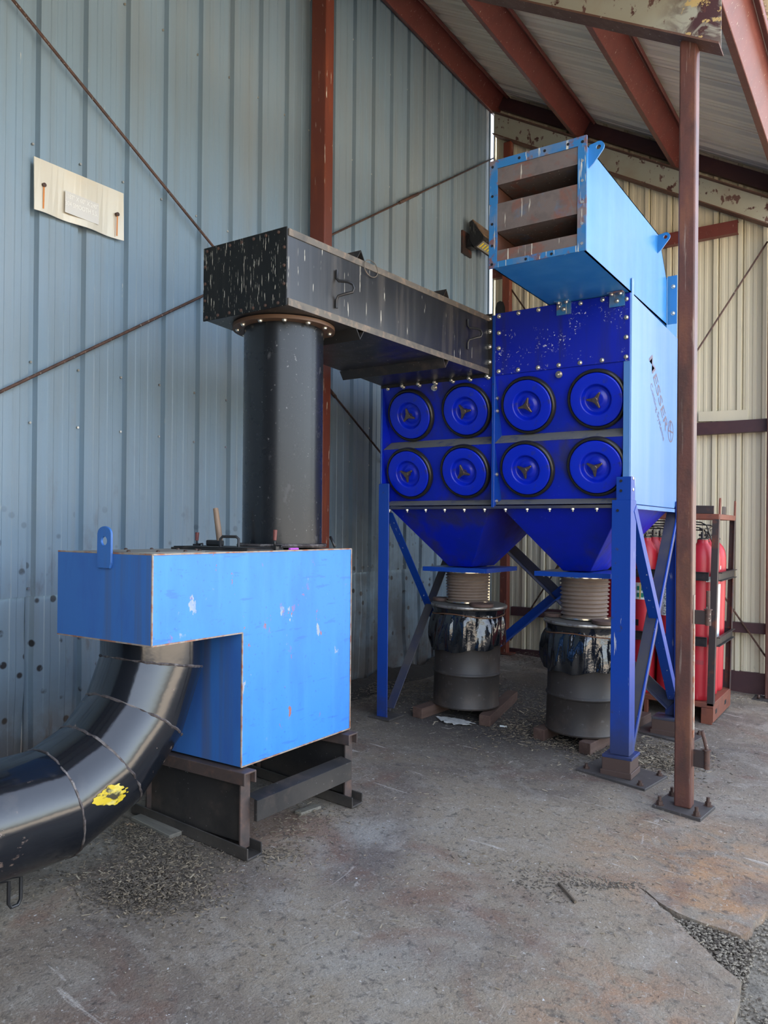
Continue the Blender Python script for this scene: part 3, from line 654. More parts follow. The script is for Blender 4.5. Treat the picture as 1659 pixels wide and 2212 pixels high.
p, q = V(XR+.004, YK-.04, 1.80), V(XR+.004, YF+.07, .09); d = dirn(p, q); brace(p, q, d.cross(nx)*-1, -nx, 'bracegrey', .085)
mb = MB(); mb.bar(V(XR+.010, YK-.04, 1.80)+V(0, .012, 0), V(XR+.010, YF+.07, .09)+V(0, .012, 0), .010, .03, (0, 1, 0)); mb.build('cross_brace', M_['blueleg'], dc)
p, q = V(XL, YF+.06, 1.78), V(XL, YK-.06, .16); d = dirn(p, q); brace(p, q, nx.cross(d), nx, 'blueleg')
p, q = V(XL+.02, YK-.06, 1.75), V(XL+.02, YF+.07, .10); d = dirn(p, q); brace(p, q, d.cross(nx)*-1, nx, 'bracegrey', .085)
ny = V(0, 1, 0)
p, q = V(XL+.06, YK, 1.86), V(XR-.06, YK, .12); d = dirn(p, q); brace(p, q, d.cross(ny), ny*-1, 'bracegrey', .09)
p, q = V(XR-.06, YK-.02, 1.84), V(XL+.06, YK-.02, .14); d = dirn(p, q); brace(p, q, d.cross(ny)*-1, ny*-1, 'blueleg', .09)
# foot plates and riser
def rot_plate(mb, c, hx, hy, a, dz0, dz1, flat=None):
    q = [RR(x, y, c, a) for x, y in ((-hx, -hy), (hx, -hy), (hx, hy), (-hx, hy))]
    if flat: mb.hexa([(x, y, flat[0]) for x, y in q], [(x, y, flat[1]) for x, y in q])
    else: mb.hexa([(x, y, zg(x)+dz0) for x, y in q], [(x, y, zg(x)+dz1) for x, y in q])
mb = MB(); mb.box(XL-.07, XL+.15, YF-.07, YF+.16, zg(XL)-.002, zg(XL)+.012); mb.build('foot_plate', M_['plate'], dc)
mb = MB(); mb.box(XL-.07, XL+.15, YK-.16, YK+.07, zg(XL)-.002, zg(XL)+.012); mb.build('foot_plate', M_['plate'], dc)
mb = MB(); mb.box(XR-.165, XR+.045, YF-.06, YF+.15, .036, .056); mb.build('foot_plate', M_['blueleg'], dc, .002)
mb = MB(); mb.box(XR-.165, XR+.045, YK-.15, YK+.06, .036, .056); mb.build('foot_plate', M_['bracegrey'], dc, .002)
for yy, gname in ((YF, 'near'), (YK, 'far')):
    lab = 'dark steel floor plate with brown riser block under the near right collector leg' if gname == 'near' else 'dark steel floor plate with riser block under the far right collector leg'
    cx, cy = XR-.06, (yy+.045 if gname == 'near' else yy-.045)
    b_ = thing('leg_base', lab, 'base plate', (cx, cy, zg(cx)))
    mb = MB(); rot_plate(mb, (cx-.0, cy+.02), .255, .20, math.radians(-8), -.003, .016); mb.build('floor_plate', M_['plate'], b_, .002)
    mb = MB(); mb.box(cx-.115, cx+.105, cy-.115, cy+.115, zg(cx)+.012, zg(cx)+.055); mb.box(cx-.105, cx+.095, cy-.105, cy+.105, zg(cx)+.05, .036); mb.build('riser_block', M_['riser'], b_, .003)
    for x, y in ((-.21, -.13), (.20, -.15), (.21, .16)):
        x, y = RR(x, y, (cx, cy+.02), math.radians(-8))
        o = anc.copy(); COL.objects.link(o); o.parent = b_; o.matrix_local = WM[b_.name] @ (Matrix.Translation((x, y, zg(x)+.015)) @ Matrix.Diagonal((1, 1, .6, 1)))
# lettering on the side panel
def text_mesh(name, body, size, m, parent, loc, xdir, ydir, width=None, height=None, extr=.0008, shear=0, bold=0):
    cu = bpy.data.curves.new(name, 'FONT'); cu.body = body; cu.size = 1; cu.extrude = 0; cu.offset = bold; cu.shear = shear; cu.resolution_u = 3
    tmp = bpy.data.objects.new('tmp_text', cu); COL.objects.link(tmp); dg = bpy.context.evaluated_depsgraph_get()
    me = bpy.data.meshes.new_from_object(tmp.evaluated_get(dg)); bpy.data.objects.remove(tmp); bpy.data.curves.remove(cu)
    co = np.empty(len(me.vertices)*3); me.vertices.foreach_get('co', co); co = co.reshape(-1, 3)
    w = co[:, 0].max()-co[:, 0].min(); h = co[:, 1].max()-min(0, co[:, 1].min()); sx = width/w if width else size; sy = height/h if height else sx
    xd = Vector(xdir).normalized(); yd = Vector(ydir).normalized(); zd = xd.cross(yd); mi = WM.get(parent.name, Matrix()) if parent else Matrix()
    for v in me.vertices: v.co = mi @ (Vector(loc)+xd*((v.co.x-co[:, 0].min())*sx)+yd*(v.co.y*sy)+zd*extr)
    me.materials.clear(); me.materials.append(m); o = bpy.data.objects.new(name, me); COL.objects.link(o); o.parent = parent
    if parent and parent.name in WM: WM[o.name] = WM[parent.name]
    return o
dn = (0, .72, -.69); upd = (0, .69, .72)
text_mesh('lettering', 'MESSER', .1, M_['logo'], sp_, (XR, 5.975, 2.955), dn, upd, .72, .105, .0012, .22, .004)
text_mesh('lettering', 'Cutting Systems', .1, M_['logo'], sp_, (XR, 6.02, 2.755), dn, upd, .56, .075, .0012)
mb = MB(); cE = Vector((XR+.0012, 6.665, 2.478)); A1 = Vector(dn).normalized(); A2 = Vector(upd).normalized(); n = 36
R1 = [cE+(A1*math.cos(k*2*math.pi/n)+A2*math.sin(k*2*math.pi/n))*.092 for k in range(n)]; R2 = [cE+(A1*math.cos(k*2*math.pi/n)+A2*math.sin(k*2*math.pi/n))*.080 for k in range(n)]
mb.add(R1+R2, [[k, (k+1) % n, n+(k+1) % n, n+k] for k in range(n)])
for a, b in (((-.055, -.056), (-.055, .058)), ((-.055, .056), (0, .0)), ((0, 0), (.058, .050)), ((0, 0), (.062, -.045)), ((-.055, -.056), (0, 0))):
    a = cE+A1*a[0]+A2*a[1]; b = cE+A1*b[0]+A2*b[1]; w = (b-a).cross(Vector((1, 0, 0))).normalized()*.006
    mb.add([a-w, b-w, b+w, a+w], [[0, 1, 2, 3]])
mb.build('emblem', M_['logo'], sp_)
mb = MB(); mb.prism([(-.03, 0), (.05, 0), (.05, .07), (.035, .115), (.01, .125), (-.015, .115), (-.03, .07)], lambda u, v, w: (XC+.01+u, YF+.05+w, ZT-.01+v), 0, .012); mb.build('lifting_lug', M_['stand'], dc)

# ------------------------------------------------------------------ exhaust plenum on top
ex = thing('exhaust_plenum', 'light blue sheet-metal exhaust hood with louvred rusty mouth on top of the dust collector', 'hood', (-1.88, 5.5, ZT))
EX0, EX1, EY = -2.185, -1.575, 4.53; Z0, Z1 = 3.338, 3.99
ep = [(EY, Z0), (EY, Z1), (6.27, Z1), (6.53, 3.69), (6.53, Z0)]
mb = MB(); mb.prism(ep, lambda u, v, w: (w, u, v), EX1-.008, EX1); mb.build('side_wall', M_['sky'], ex)
mb = MB(); mb.prism(ep, lambda u, v, w: (w, u, v), EX0, EX0+.008); mb.build('side_wall', M_['sky'], ex)
mb = MB(); mb.box(EX0, EX1, EY, 6.53, Z0, Z0+.008); mb.build('bottom_sheet', M_['sky'], ex)
mb = MB(); mb.box(EX0, EX1, EY, 6.27, Z1-.008, Z1); mb.build('top_sheet', M_['sky'], ex)
mb = MB(); mb.prism([(6.27, Z1), (6.53, 3.69), (6.53, Z0), (6.52, Z0), (6.52, 3.688), (6.262, Z1-.008)], lambda u, v, w: (w, u, v), EX0, EX1); mb.build('back_sheet', M_['sky'], ex)
mb = MB(); F0, F1 = EX0-.022, EX1+.012
mb.box(F0, F0+.055, EY-.012, EY, Z0-.003, 4.03); mb.box(F1-.055, F1, EY-.012, EY, Z0-.003, 4.03); mb.box(F0+.055, F1-.055, EY-.012, EY, 3.975, 4.03); mb.box(F0+.055, F1-.055, EY-.012, EY, Z0-.003, Z0+.035)
mb.build('mouth_flange', M_['skyrust'], ex)
def baf(z0, z1):
    mb = MB(); mb.box(EX0+.03, EX1-.04, EY-.006, EY+.002, z0, z1); mb.box(EX0+.03, EX1-.04, EY-.002, EY+.36, z1-.004, z1) if z1 < 3.9 else None
    mb.box(EX0+.03, EX1-.04, EY-.002, EY+.36, z0, z0+.004) if z0 > 3.5 else None
    mb.build('baffle', M_['baffle'], ex)
baf(3.868, 3.978); baf(3.567, 3.748); baf(3.372, 3.445)
mb = MB(); mb.box(EX0+.02, EX1-.02, EY+.36, EY+.37, Z0+.012, Z1-.012); mb.box(EX0+.012, EX0+.02, EY+.003, EY+.36, Z0+.01, Z1-.01); mb.box(EX1-.03, EX1-.022, EY+.003, EY+.36, Z0+.01, Z1-.01); mb.build('inner_lining', M_['inrust'], ex)
mh = MB(); mh.cyl((0, 0, 0), (0, 0, .002), .009, n=10); hs = None
for p in [(F1-.026, z) for z in (3.38, 3.50, 3.63, 3.76, 3.88, 3.995)]+[(F0+.022, z) for z in (3.36, 3.48, 3.62, 3.80, 3.99)]+[(-2.0, 4.003), (-1.83, 4.003), (-1.68, 4.003), (-1.95, 3.352), (-1.78, 3.352)]:
    m_ = 'galv' if p[0] > F1-.03 and p[1] < 3.95 else 'ink'  # pale flat discs paint in daylight showing through the holes
    o = mh.build('bolt_hole', M_[m_], None) if (hs is None or m_ == 'ink') else hs.copy()
    if hs is not None and m_ == 'galv': COL.objects.link(o)
    if m_ == 'galv' and hs is None: hs = o
    o.parent = ex; o.matrix_local = WM[ex.name] @ (Matrix.Translation((p[0], EY-.012, p[1])) @ rot_to((0, -1, 0)).to_4x4())
def lug(y, z, parent, m):      # plate with an eye, standing off the side
    mb = MB(); n = 14; P = [(0, -.11)]+[(.06+.035*math.cos(a), .02+.035*math.sin(a)) for a in [-.6+k*(2.7)/n for k in range(n+1)]]+[(0, .045)]
    holed(mb, P, (.06, .02), .015, lambda u, v, w: (EX1+u, y+w, z+v), 0, .010); mb.build('lifting_lug', M_[parent and m], parent)
lug(EY+.06, 3.955, ex, 'sky'); lug(6.22, 3.93, ex, 'sky')
for x in (-2.06, -1.665):
    mb = MB(); mb.box(x-.055, x+.055, YF-.022, YF-.014, 3.245, Z0-.002); mb.box(x-.055, x+.055, YF-.085, YF-.014, Z0-.008, Z0-.001); bk = mb.build('mounting_bracket', M_['skyrust'], ex)
    bolts(ex, [(x, YF-.022, 3.285)], (0, -1, 0), bs); bolts(ex, [(x-.03, YF-.05, Z0-.008), (x+.03, YF-.05, Z0-.008)], (0, 0, -1), bs)
mb = MB(); mb.box(EX1, EX1+.075, 6.55, 6.56, 3.345, 3.74); mb.build('rear_angle', M_['sky'], ex)
bolts(ex, [(EX1+.045, 6.55, z) for z in (3.43, 3.65)], (0, -1, 0), bs)
mb = MB(); mb.prism([(6.57, 3.315), (6.57, 3.74), (6.72, 3.74), (6.93, 3.60), (6.93, 3.305)], lambda u, v, w: (w, u, v), EX0, EX1-.01); mb.build('fan_casing', M_['sky'], ex)

# ------------------------------------------------------------------ overhead duct and riser pipe
du = thing('overhead_duct', 'weathered black rectangular duct streaked with droppings joining pipe and dust collector', 'duct', (-3.1, 4.3, 2.87))
n0 = [(-3.425, 3.21), (-2.79, 3.21)]; n1 = [(-3.685, YF-.018), (-2.672, YF-.018)]
def dpt(u, y, z): return (n0[0][0]+(n1[0][0]-n0[0][0])*y+u*((n0[1][0]-n0[0][0])+((n1[1][0]-n1[0][0])-(n0[1][0]-n0[0][0]))*y), n0[0][1]+(n1[0][1]-n0[0][1])*y, z)
zb_ = lambda y: 2.872-.004*y
zt_ = lambda y: 3.292+.026*y
mb = MB(); mb.hexa([dpt(0, 0, zb_(0)), dpt(1, 0, zb_(0)), dpt(1, 1, zb_(1)), dpt(0, 1, zb_(1))], [dpt(0, 0, zt_(0)), dpt(1, 0, zt_(0)), dpt(1, 1, zt_(1)), dpt(0, 1, zt_(1))]); mb.build('duct_body', M_['duct'], du, .004)
mb = MB(); mb.box(-3.432, -2.784, 3.200, 3.209, 2.866, 3.298); mb.build('end_plate', M_['ductend'], du, .002)
sm_ = MB(); sm_.lathe((0, 0, 0), (0, 0, 1), [(.010, 0), (.009, .005), (.004, .008)], 8); r0 = None
for x, z in [(-3.40+k*.093, 2.885) for k in range(7)]+[(-3.40+k*.093, 3.275) for k in range(7)]+[(-3.415, 2.885+k*.10) for k in range(1, 4)]+[(-2.80, 2.885+k*.10) for k in range(1, 4)]:
    if r0 is None: r0 = sm_.build('rivet', M_['boltrust'], None); o = r0
    else: o = r0.copy(); COL.objects.link(o)
    o.parent = du; o.matrix_local = WM[du.name] @ (Matrix.Translation((x, 3.200, z)) @ rot_to((0, -1, 0)).to_4x4())
for zz, dz in ((lambda y: zb_(y), .038), (lambda y: zt_(y)-.034, .036)):
    mb = MB(); a = dpt(1, .004, zz(0)); b = dpt(1, .998, zz(1))
    mb.hexa([(a[0], a[1], a[2]-.003), (a[0]+.006, a[1], a[2]-.003), (b[0]+.006, b[1], b[2]-.003), (b[0], b[1], b[2]-.003)], [(a[0], a[1], a[2]+dz), (a[0]+.006, a[1], a[2]+dz), (b[0]+.006, b[1], b[2]+dz), (b[0], b[1], b[2]+dz)])
    mb.build('edge_strip', M_['lip'], du)
for y in (.285, .72):
    for sgn, z in ((-1, zb_(y)), (1, zt_(y))):
        mb = MB(); a = dpt(-.01, y, z); b = dpt(1.004, y, z); h = .062*sgn; w = .045
        mb.prism([(-w, 0), (0, h), (w, 0), (w-.008, 0), (0, h*.86), (-w+.008, 0)], lambda u, v, s_, a=a, b=b: (a[0]+(b[0]-a[0])*s_, a[1]+u, a[2]+v), 0, 1); mb.build('stiffener_angle', M_['stand'], du)
for y, zz in ((.18, 3.06), (.85, 3.11)):
    a = dpt(1, y, zz); x = a[0]+.012; yy = a[1]
    mb = MB(); mb.tube([(x, yy, zz+.11), (x, yy, zz+.06), (x+.012, yy, zz+.045), (x+.06, yy+.03, zz+.040), (x+.085, yy+.045, zz+.025), (x+.092, yy+.05, zz), (x+.085, yy+.045, zz-.022), (x+.05, yy+.022, zz-.032), (x+.012, yy, zz-.045), (x, yy, zz-.065), (x, yy, zz-.115)], .009, 8)
    mb.build('handle', M_['hookm'], du)
a = dpt(1, .325, 3.27); mb = MB(); mb.tube([(a[0]+.012, a[1]+.075*math.cos(k*math.pi/12), a[2]+.05*math.sin(k*math.pi/12)) for k in range(24)], .003, 6, closed=True); mb.build('wire_loop', M_['lip'], du)
mb = MB(); mb.box(-3.69, -2.645, YF-.018, YF-.013, 2.845, 3.34); mb.build('end_flange', M_['stand'], du)
bolts(du, [(XC-.055-k*.158, YF-.018, 2.852) for k in range(0, 6)], (0, -1, 0), bs)
PX, PY = -3.12, 3.57
rp = thing('riser_pipe', 'tall satin black round pipe rising from the azure box to the overhead duct', 'pipe', (PX, PY, 1.525))
mb = MB(); mb.cyl((PX, PY, 1.532), (PX, PY, 2.866), .241, n=64); mb.build('pipe_wall', M_['pipe'], rp)
mb = MB(); mb.lathe((PX, PY, 2.845), (0, 0, 1), [(.243, 0), (.31, 0), (.31, .022), (.243, .022)], 56); mb.build('ring_flange', M_['ring'], rp)
for k in range(12):
    a = k*math.pi/6+.2; o = bs.copy(); COL.objects.link(o); o.data = bs.data; o.parent = rp; o.matrix_local = WM[rp.name] @ (Matrix.Translation((PX+.277*math.cos(a), PY+.277*math.sin(a), 2.846)) @ rot_to((0, 0, -1)).to_4x4())
mb = MB(); mb.tube([(PX+.262*math.cos(k*math.pi/24), PY+.262*math.sin(k*math.pi/24), 1.541) for k in range(48)], .012, 6, closed=True); mb.build('base_bead', M_['weld'], rp)

# ------------------------------------------------------------------ azure box on its stand
BX0, BX1 = -3.51, -2.80; BY0, BYN, BY1 = 2.322, 2.903, 3.848; BZ0, BZN, BZ1 = .412, 1.104, 1.52
bx = thing('spark_box', 'bright azure L-shaped steel box with scuffed paint on the black stand', 'box', (-3.155, 3.1, BZ0))
mb = MB(); mb.prism([(BY0+.001, BZN), (BY0+.001, BZ1-.004), (BY1, BZ1-.004), (BY1, BZ0), (BYN+.001, BZ0), (BYN+.001, BZN)], lambda u, v, w: (w, u, v), BX0, BX1-.001); mb.build('box_body', M_['box'], bx)
mb = MB(); mb.box(BX0, BX1-.004, BY0-.003, BY0+.001, BZN, BZ1-.004); mb.build('end_sheet', M_['boxshade'], bx)
mb = MB(); mb.box(BX0, BX1-.004, BYN-.003, BYN+.001, BZ0, BZN-.004); mb.build('inner_end_sheet', M_['boxshade'], bx)
mb = MB(); mb.box(BX0, BX1, BY0, BY1, BZ1-.004, BZ1); mb.build('top_sheet', M_['boxtop'], bx)
mb = MB()
for a, b in (((BX1, BY0, BZ1), (BX1, BY1, BZ1)), ((BX1, BY0, BZN), (BX1, BY0, BZ1)), ((BX1, BY0, BZN), (BX1, BYN, BZN)), ((BX1, BYN, BZ0), (BX1, BYN, BZN)), ((BX1, BYN, BZ0), (BX1, BY1, BZ0)), ((BX1, BY1, BZ0), (BX1, BY1, BZ1)), ((BX0, BY0, BZ1), (BX1, BY0, BZ1)), ((BX0, BY0, BZN), (BX1, BY0, BZN))):
    mb.bar(a, b, .007, .007, (0, 0, 1) if abs(a[2]-b[2]) < .1 else (0, 1, 0))
mb.build('edge_seam', M_['edge'], bx)
mb = MB(); n = 10; c = [(.053*math.cos(k*math.pi/n)*.98, .10+.035*math.sin(k*math.pi/n)) for k in range(n+1)]
holed(mb, [(-.053, -.065), (.053, -.065)]+c, (0, .065), .021, lambda u, v, w: (-3.128+u, BY0-.004-w, BZ1-.008+v), 0, .012); lg = mb.build('lifting_lug', M_['boxshade'], bx, .002)
mb = MB(); mb.cyl((-3.12, 2.60, BZ1), (-3.12, 2.60, BZ1+.006), .25, n=48); mb.build('round_cover', M_['boxtop'], bx)
for k in range(10):
    a = k*math.pi/5; o = r0.copy(); COL.objects.link(o); o.parent = bx; o.matrix_local = WM[bx.name] @ Matrix.Translation((-3.12+.225*math.cos(a), 2.60+.225*math.sin(a), BZ1+.006))
mb = MB(); mb.box(-3.44, -2.845, 2.98, 3.27, BZ1, BZ1+.012); mb.box(-3.43, -2.855, 2.99, 3.26, BZ1+.012, BZ1+.018); hd = mb.build('hatch', M_['stand'], bx, .003)
mb = MB(); mb.tube([(-3.115, 3.05, BZ1+.016), (-3.115, 3.05, BZ1+.062), (-3.105, 3.055, BZ1+.075), (-3.035, 3.09, BZ1+.075), (-3.022, 3.097, BZ1+.062), (-3.022, 3.097, BZ1+.016)], .008, 8); mb.build('hatch_handle', M_['hookm'], hd)
for x, y, h in ((-3.40, 3.14, .095), (-2.85, 3.20, .115)):
    mb = MB(); mb.box(x-.02, x+.02, y-.012, y+.012, BZ1+.002, BZ1+.028); mb.tube([(x, y, BZ1+.02), (x, y, BZ1+h*.55)], .006, 6); mb.tube([(x, y, BZ1+.026), (x+.05, y, BZ1+.03), (x+.05, y, BZ1+.012)], .005, 6); tc = mb.build('toggle_clamp', M_['hookm'], bx)
    mb = MB(); mb.cyl((x, y, BZ1+h*.5), (x+.003, y, BZ1+h), .010, .012, n=10); mb.build('clamp_grip', M_['redgrip'], tc)
st = thing('steel_stand', 'low grimy black channel-steel stand carrying the azure box', 'stand', (-3.15, 3.35, -.02))
for yc in (2.905, 3.80):
    # top channel (toes down), web plate, bottom channel (toes up)
    mb = MB(); mb.prism([(-.045, .335), (-.045, .40), (.045, .40), (.045, .335), (.035, .335), (.035, .39), (-.035, .39), (-.035, .335)], lambda u, v, w, yc=yc: (w, yc+u, v), -3.55, -2.735); mb.build('top_channel', M_['standedge'], st, .003)
    mb = MB(); mb.box(-3.50, -2.785, yc-.006, yc+.006, .03, .39); mb.build('web_plate', M_['stand'], st)
    for x in (-3.49, -2.775):
        mb = MB(); mb.box(x-.006, x+.006, yc-.035, yc+.035, .0, .39); mb.build('end_plate', M_['standedge'], st, .002)
    mb = MB(); z = -.012; mb.prism([(-.055, .065), (-.055, 0), (.055, 0), (.055, .065), (.046, .065), (.046, .012), (-.046, .012), (-.046, .065)], lambda u, v, w, yc=yc: (w, yc+u, v+zg(w)+.004), -3.60, -2.70); mb.build('foot_channel', M_['stand'], st, .003)
mb = MB(); mb.box(-2.745, -2.72, 2.94, 3.765, .135, .245); mb.add([(-2.72, 2.94, .245), (-2.72, 3.765, .245), (-2.80, 3.765, .262), (-2.80, 2.94, .262)], [[0, 1, 2, 3]]); mb.build('cross_bar', M_['stand'], st, .003)
# tools lying on the box
t = thing('hammer', 'hammer resting on the azure box with its wooden handle standing up', 'hammer', (-3.30, 3.20, BZ1+.018))
mb = MB(); mb.box(-3.36, -3.24, 3.17, 3.205, BZ1+.018, BZ1+.052); mb.build('head', M_['hookm'], t, .008, 2)
mb = MB(); mb.cyl((-3.262, 3.19, BZ1+.045), (-3.315, 3.205, BZ1+.235), .019, .016, n=12); mb.build('handle', M_['handle'], t)
mb = MB(); mb.cyl((-2.828, 3.30, BZ1+.007), (-2.835, 3.38, BZ1+.007), .007, n=10); tp = mb
tag(tp.build('marker_pen', M_['magenta']), 'magenta marker pen lying at the foot of the black riser pipe', 'pen')
mb = MB(); mb.tube([(-2.84, 3.735, BZ1+.012), (-2.88, 3.74, BZ1+.075)], .008, 8); tag(mb.build('steel_pin', M_['hookm']), 'short steel bar leaning on the azure box beside the red wall column', 'bar')

# ------------------------------------------------------------------ lobster-back elbow
el = thing('elbow_pipe', 'fat glossy black segmented elbow pipe entering the azure box from below', 'pipe', (-3.15, 2.0, 0))
EXc, ER = -3.15, .25; J = []; y, z = 2.615, .965; J.append((y, z))
for a in (22.5, 45, 67.5):
    y -= .28*math.sin(math.radians(a)); z -= .28*math.cos(math.radians(a)); J.append((y, z))
P = [(2.615, BZN-.002)]+J+[(-1.6, J[-1][1])]; P = [Vector((EXc, a, b)) for a, b in P]; n = 64
def ring_at(i):
    if i == 0: d = (P[1]-P[0]).normalized(); nn = d
    elif i == len(P)-1: d = (P[i]-P[i-1]).normalized(); nn = d
    else:
        d = (P[i]-P[i-1]).normalized(); nn = (d+(P[i+1]-P[i]).normalized()).normalized()
    u = Vector((1, 0, 0)); w = d.cross(u); out = []
    for k in range(n):
        q = P[i]+(u*math.cos(2*math.pi*k/n)+w*math.sin(2*math.pi*k/n))*ER; out.append(q+d*(nn.dot(P[i]-q)/nn.dot(d)))
    return out
RG = [ring_at(i) for i in range(len(P))]
for i in range(len(P)-1):
    mb = MB(); a, b = RG[i], RG[i+1]; mm = 6 if i < 4 else 14
    mb.rings([[p+(q-p)*(j/mm) for p, q in zip(a, b)] for j in range(mm+1)], caps=False); mb.build('pipe_segment', M_['black'], el)
for i in range(1, 5):
    mb = MB(); c = P[i]; mb.tube([p-(p-c).normalized()*.003+Vector(rng.normal(0, .0020, 3)) for p in RG[i]], .0075, 6, closed=True); mb.build('weld_seam', M_['weld'], el)
mb = MB(); hy = 1.865; mb.tube([(EXc+.05, hy-.03, .165), (EXc+.05, hy-.03, .055), (EXc+.05, hy-.018, .035), (EXc+.05, hy+.012, .035), (EXc+.05, hy+.024, .055), (EXc+.05, hy+.024, .165)], .008, 8); mb.build('pull_hook', M_['hookm'], el)
d3 = (P[4]-P[3]).normalized(); u3 = Vector((1, 0, 0)); w3 = d3.cross(u3); mb = MB(); vs_ = []; fs_ = []
NA, NL = 60, 60; sgn = 1 if w3.z > 0 else -1
for i in range(NL+1):
    for j in range(NA+1):
        l = .045+.185*i/NL; a = math.radians(12-28*j/NA+16*(i/NL-.5)); vs_.append(P[3]+d3*l+(u3*math.cos(a)+w3*sgn*math.sin(a))*(ER+.0016))
for i in range(NL):
    for j in range(NA):
        x_ = (i+.5)/NL-.5; y_ = (j+.5)/NA-.5
        if (x_/.46)**2+(y_/.42)**2+.35*math.sin(7*x_+3)*math.cos(9*y_)+.25*math.sin(23*x_)*math.sin(31*y_+1) < .85: fs_.append([i*(NA+1)+j, i*(NA+1)+j+1, (i+1)*(NA+1)+j+1, (i+1)*(NA+1)+j])
mb.add(vs_, fs_, True); mb.build('paint_smear', M_['yellow'], el)
for yy in (.75, -.8):
    mb = MB(); mb.box(EXc-.22, EXc+.22, yy-.05, yy+.05, -.02, .165); sd2 = mb.build('saddle_block', M_['wood'], el)

# ------------------------------------------------------------------ drums, bags, hoses, weights, timbers
def wrinkle_ring(r, z, amp, ph, nn=96, row=0):
    out = []
    for k in range(nn):
        a = 2*math.pi*k/nn
        w = amp*(math.sin(9*a+ph[0]+row*.25)*.5+math.sin(17*a+ph[1]-row*.35)*.35+math.sin(29*a+ph[2]+row*.6)*.25+math.sin(5*a+ph[3]+row*.5)*.5)
        out.append(((r+w)*math.cos(a), (r+w)*math.sin(a), z+amp*.6*math.sin(7*a+ph[1]+row)))
    return out
ang = Matrix.Rotation(math.radians(1.6), 3, 'Y')
def drum(cx, cy, which):
    base = zg(cx)+.096
    dr = thing('oil_drum', 'dirty dark steel drum under the %s hopper with %s' % (which, 'a bag of smooth folds' if which == 'left' else 'a loosely gathered bag'), 'drum', (cx, cy, base), ang)
    mb = MB(); R = .292
    mb.lathe((0, 0, 0), (0, 0, 1), [(R-.02, .004), (R+.003, 0), (R+.006, .012), (R, .022), (R, .275), (R+.004, .281), (R+.012, .290), (R+.012, .298), (R+.004, .307), (R, .313), (R, .535), (R+.004, .541), (R+.012, .550), (R+.012, .558), (R+.004, .567), (R, .573), (R, .83), (R+.006, .845), (R, .86)], 56)
    mb.build('drum_body', M_['drum'], dr, local=True)
    mb = MB(); mb.lathe((0, 0, .865), (0, 0, 1), [(.328, 0), (.336, .006), (.336, .026), (.330, .032), (.20, .034)], 56); mb.build('lid', M_['lid'], dr, local=True)
    mb = MB(); mb.lathe((0, 0, .868), (0, 0, 1), [(.336, 0), (.3395, .004), (.3395, .020), (.336, .024)], 56, caps=False); mb.build('lid_band', M_['lidband'], dr, local=True)
    bg_ = thing('plastic_bag', 'black plastic bag liner draped over the rim of the %s drum' % which, 'bag', (cx, cy, base), ang)
    ph = [random.uniform(0, 6) for _ in range(4)]; rows = [(.322, .862, .002), (.314, .835, .005), (.309, .812, .008), (.318, .79, .014), (.328, .75, .019), (.333, .70, .022), (.335, .65, .023), (.334, .60, .022), (.331, .565, .019), (.326, .555, .017)]
    RR_ = [wrinkle_ring(r, z, a, ph, 128, i) for i, (r, z, a) in enumerate(rows)]
    for i, rr in enumerate(RR_):
        if i > 4: RR_[i] = [(x, y, z-(.03+.035*math.cos(math.atan2(y, x)+2.3))*(i-4)/5) for x, y, z in rr]
    mb = MB(); mb.rings(RR_, caps=False); mb.build('bag_film', M_['bag'], bg_, local=True)
    mb = MB(); zt = .812 if which == 'left' else .80
    mb.tube([(p[0]*1.022, p[1]*1.022, zt+.012*math.sin(3*k/128*6.28)) for k, p in enumerate(wrinkle_ring(.312, zt, .005, ph, 128, 2))], .0055, 6, closed=True); mb.build('tie_wire', M_['string'], bg_, local=True)
    top = base+.90
    h_ = thing('flexible_hose', 'tan ribbed flexible hose between the %s hopper and its drum lid' % which, 'hose', (cx, cy, top))
    prof = []; N = 10; z0, z1 = .012, 1.262-top
    for k in range(N*8+1):
        s_ = k/(N*8); prof.append((.180+.009*math.cos(2*math.pi*N*s_)+.014*s_, z0+(z1-z0)*s_))
    mb = MB(); mb.lathe((cx+.012, cy, top), (0, 0, 1), prof, 56, caps=False); mb.build('hose_wall', M_['hose'], h_)
    for zz in (.006, z1-.004):
        mb = MB(); mb.lathe((cx+.012, cy, top+zz), (0, 0, 1), [(.186, 0), (.197, .001), (.197, .013), (.186, .014)], 56, caps=False); mb.build('hose_clamp', M_['clamp'], h_)
    mb = MB(); mb.cyl((cx, cy, top+z1), (cx, cy, 1.281), .19, n=40); mb.build('hose_collar', M_['hose'], h_)
    for k, (r, x, y, nm) in enumerate(((.078, -.262, -.04, 'small'), (.102, .215, -.185, 'large'))):
        mb = MB(); m = ang.to_4x4(); a = m @ Vector((x, y, .899)); b = m @ Vector((x, y, .899+.028)); mb.cyl((cx+a.x, cy+a.y, base+a.z), (cx+b.x, cy+b.y, base+b.z), r, n=32)
        tag(mb.build('steel_disc', M_['disc'], None, .003), '%s rusty steel disc weight on the lid of the %s drum' % (nm, which), 'weight')
drum(-3.205, 6.17, 'left'); drum(-2.13, 6.16, 'right')
def timber(p, q, w, h, label):
    mb = MB(); p = Vector(p); q = Vector(q); d = (q-p).normalized(); s_ = Vector((-d.y, d.x))*w/2
    c = [p-s_*1, q-s_*1, q+s_*1, p+s_*1]
    mb.hexa([(v.x, v.y, zg(v.x)) for v in c], [(v.x, v.y, zg(v.x)+h) for v in c]); tag(mb.build('timber_block', M_['wood'], None, .006, 2), label, 'timber')
timber((-3.44, 5.72), (-3.40, 6.62), .10, .092, 'short brown timber bearer under the left side of the left drum')
timber((-2.90, 5.93), (-3.10, 6.95), .10, .092, 'long brown timber bearer under the right side of the left drum')
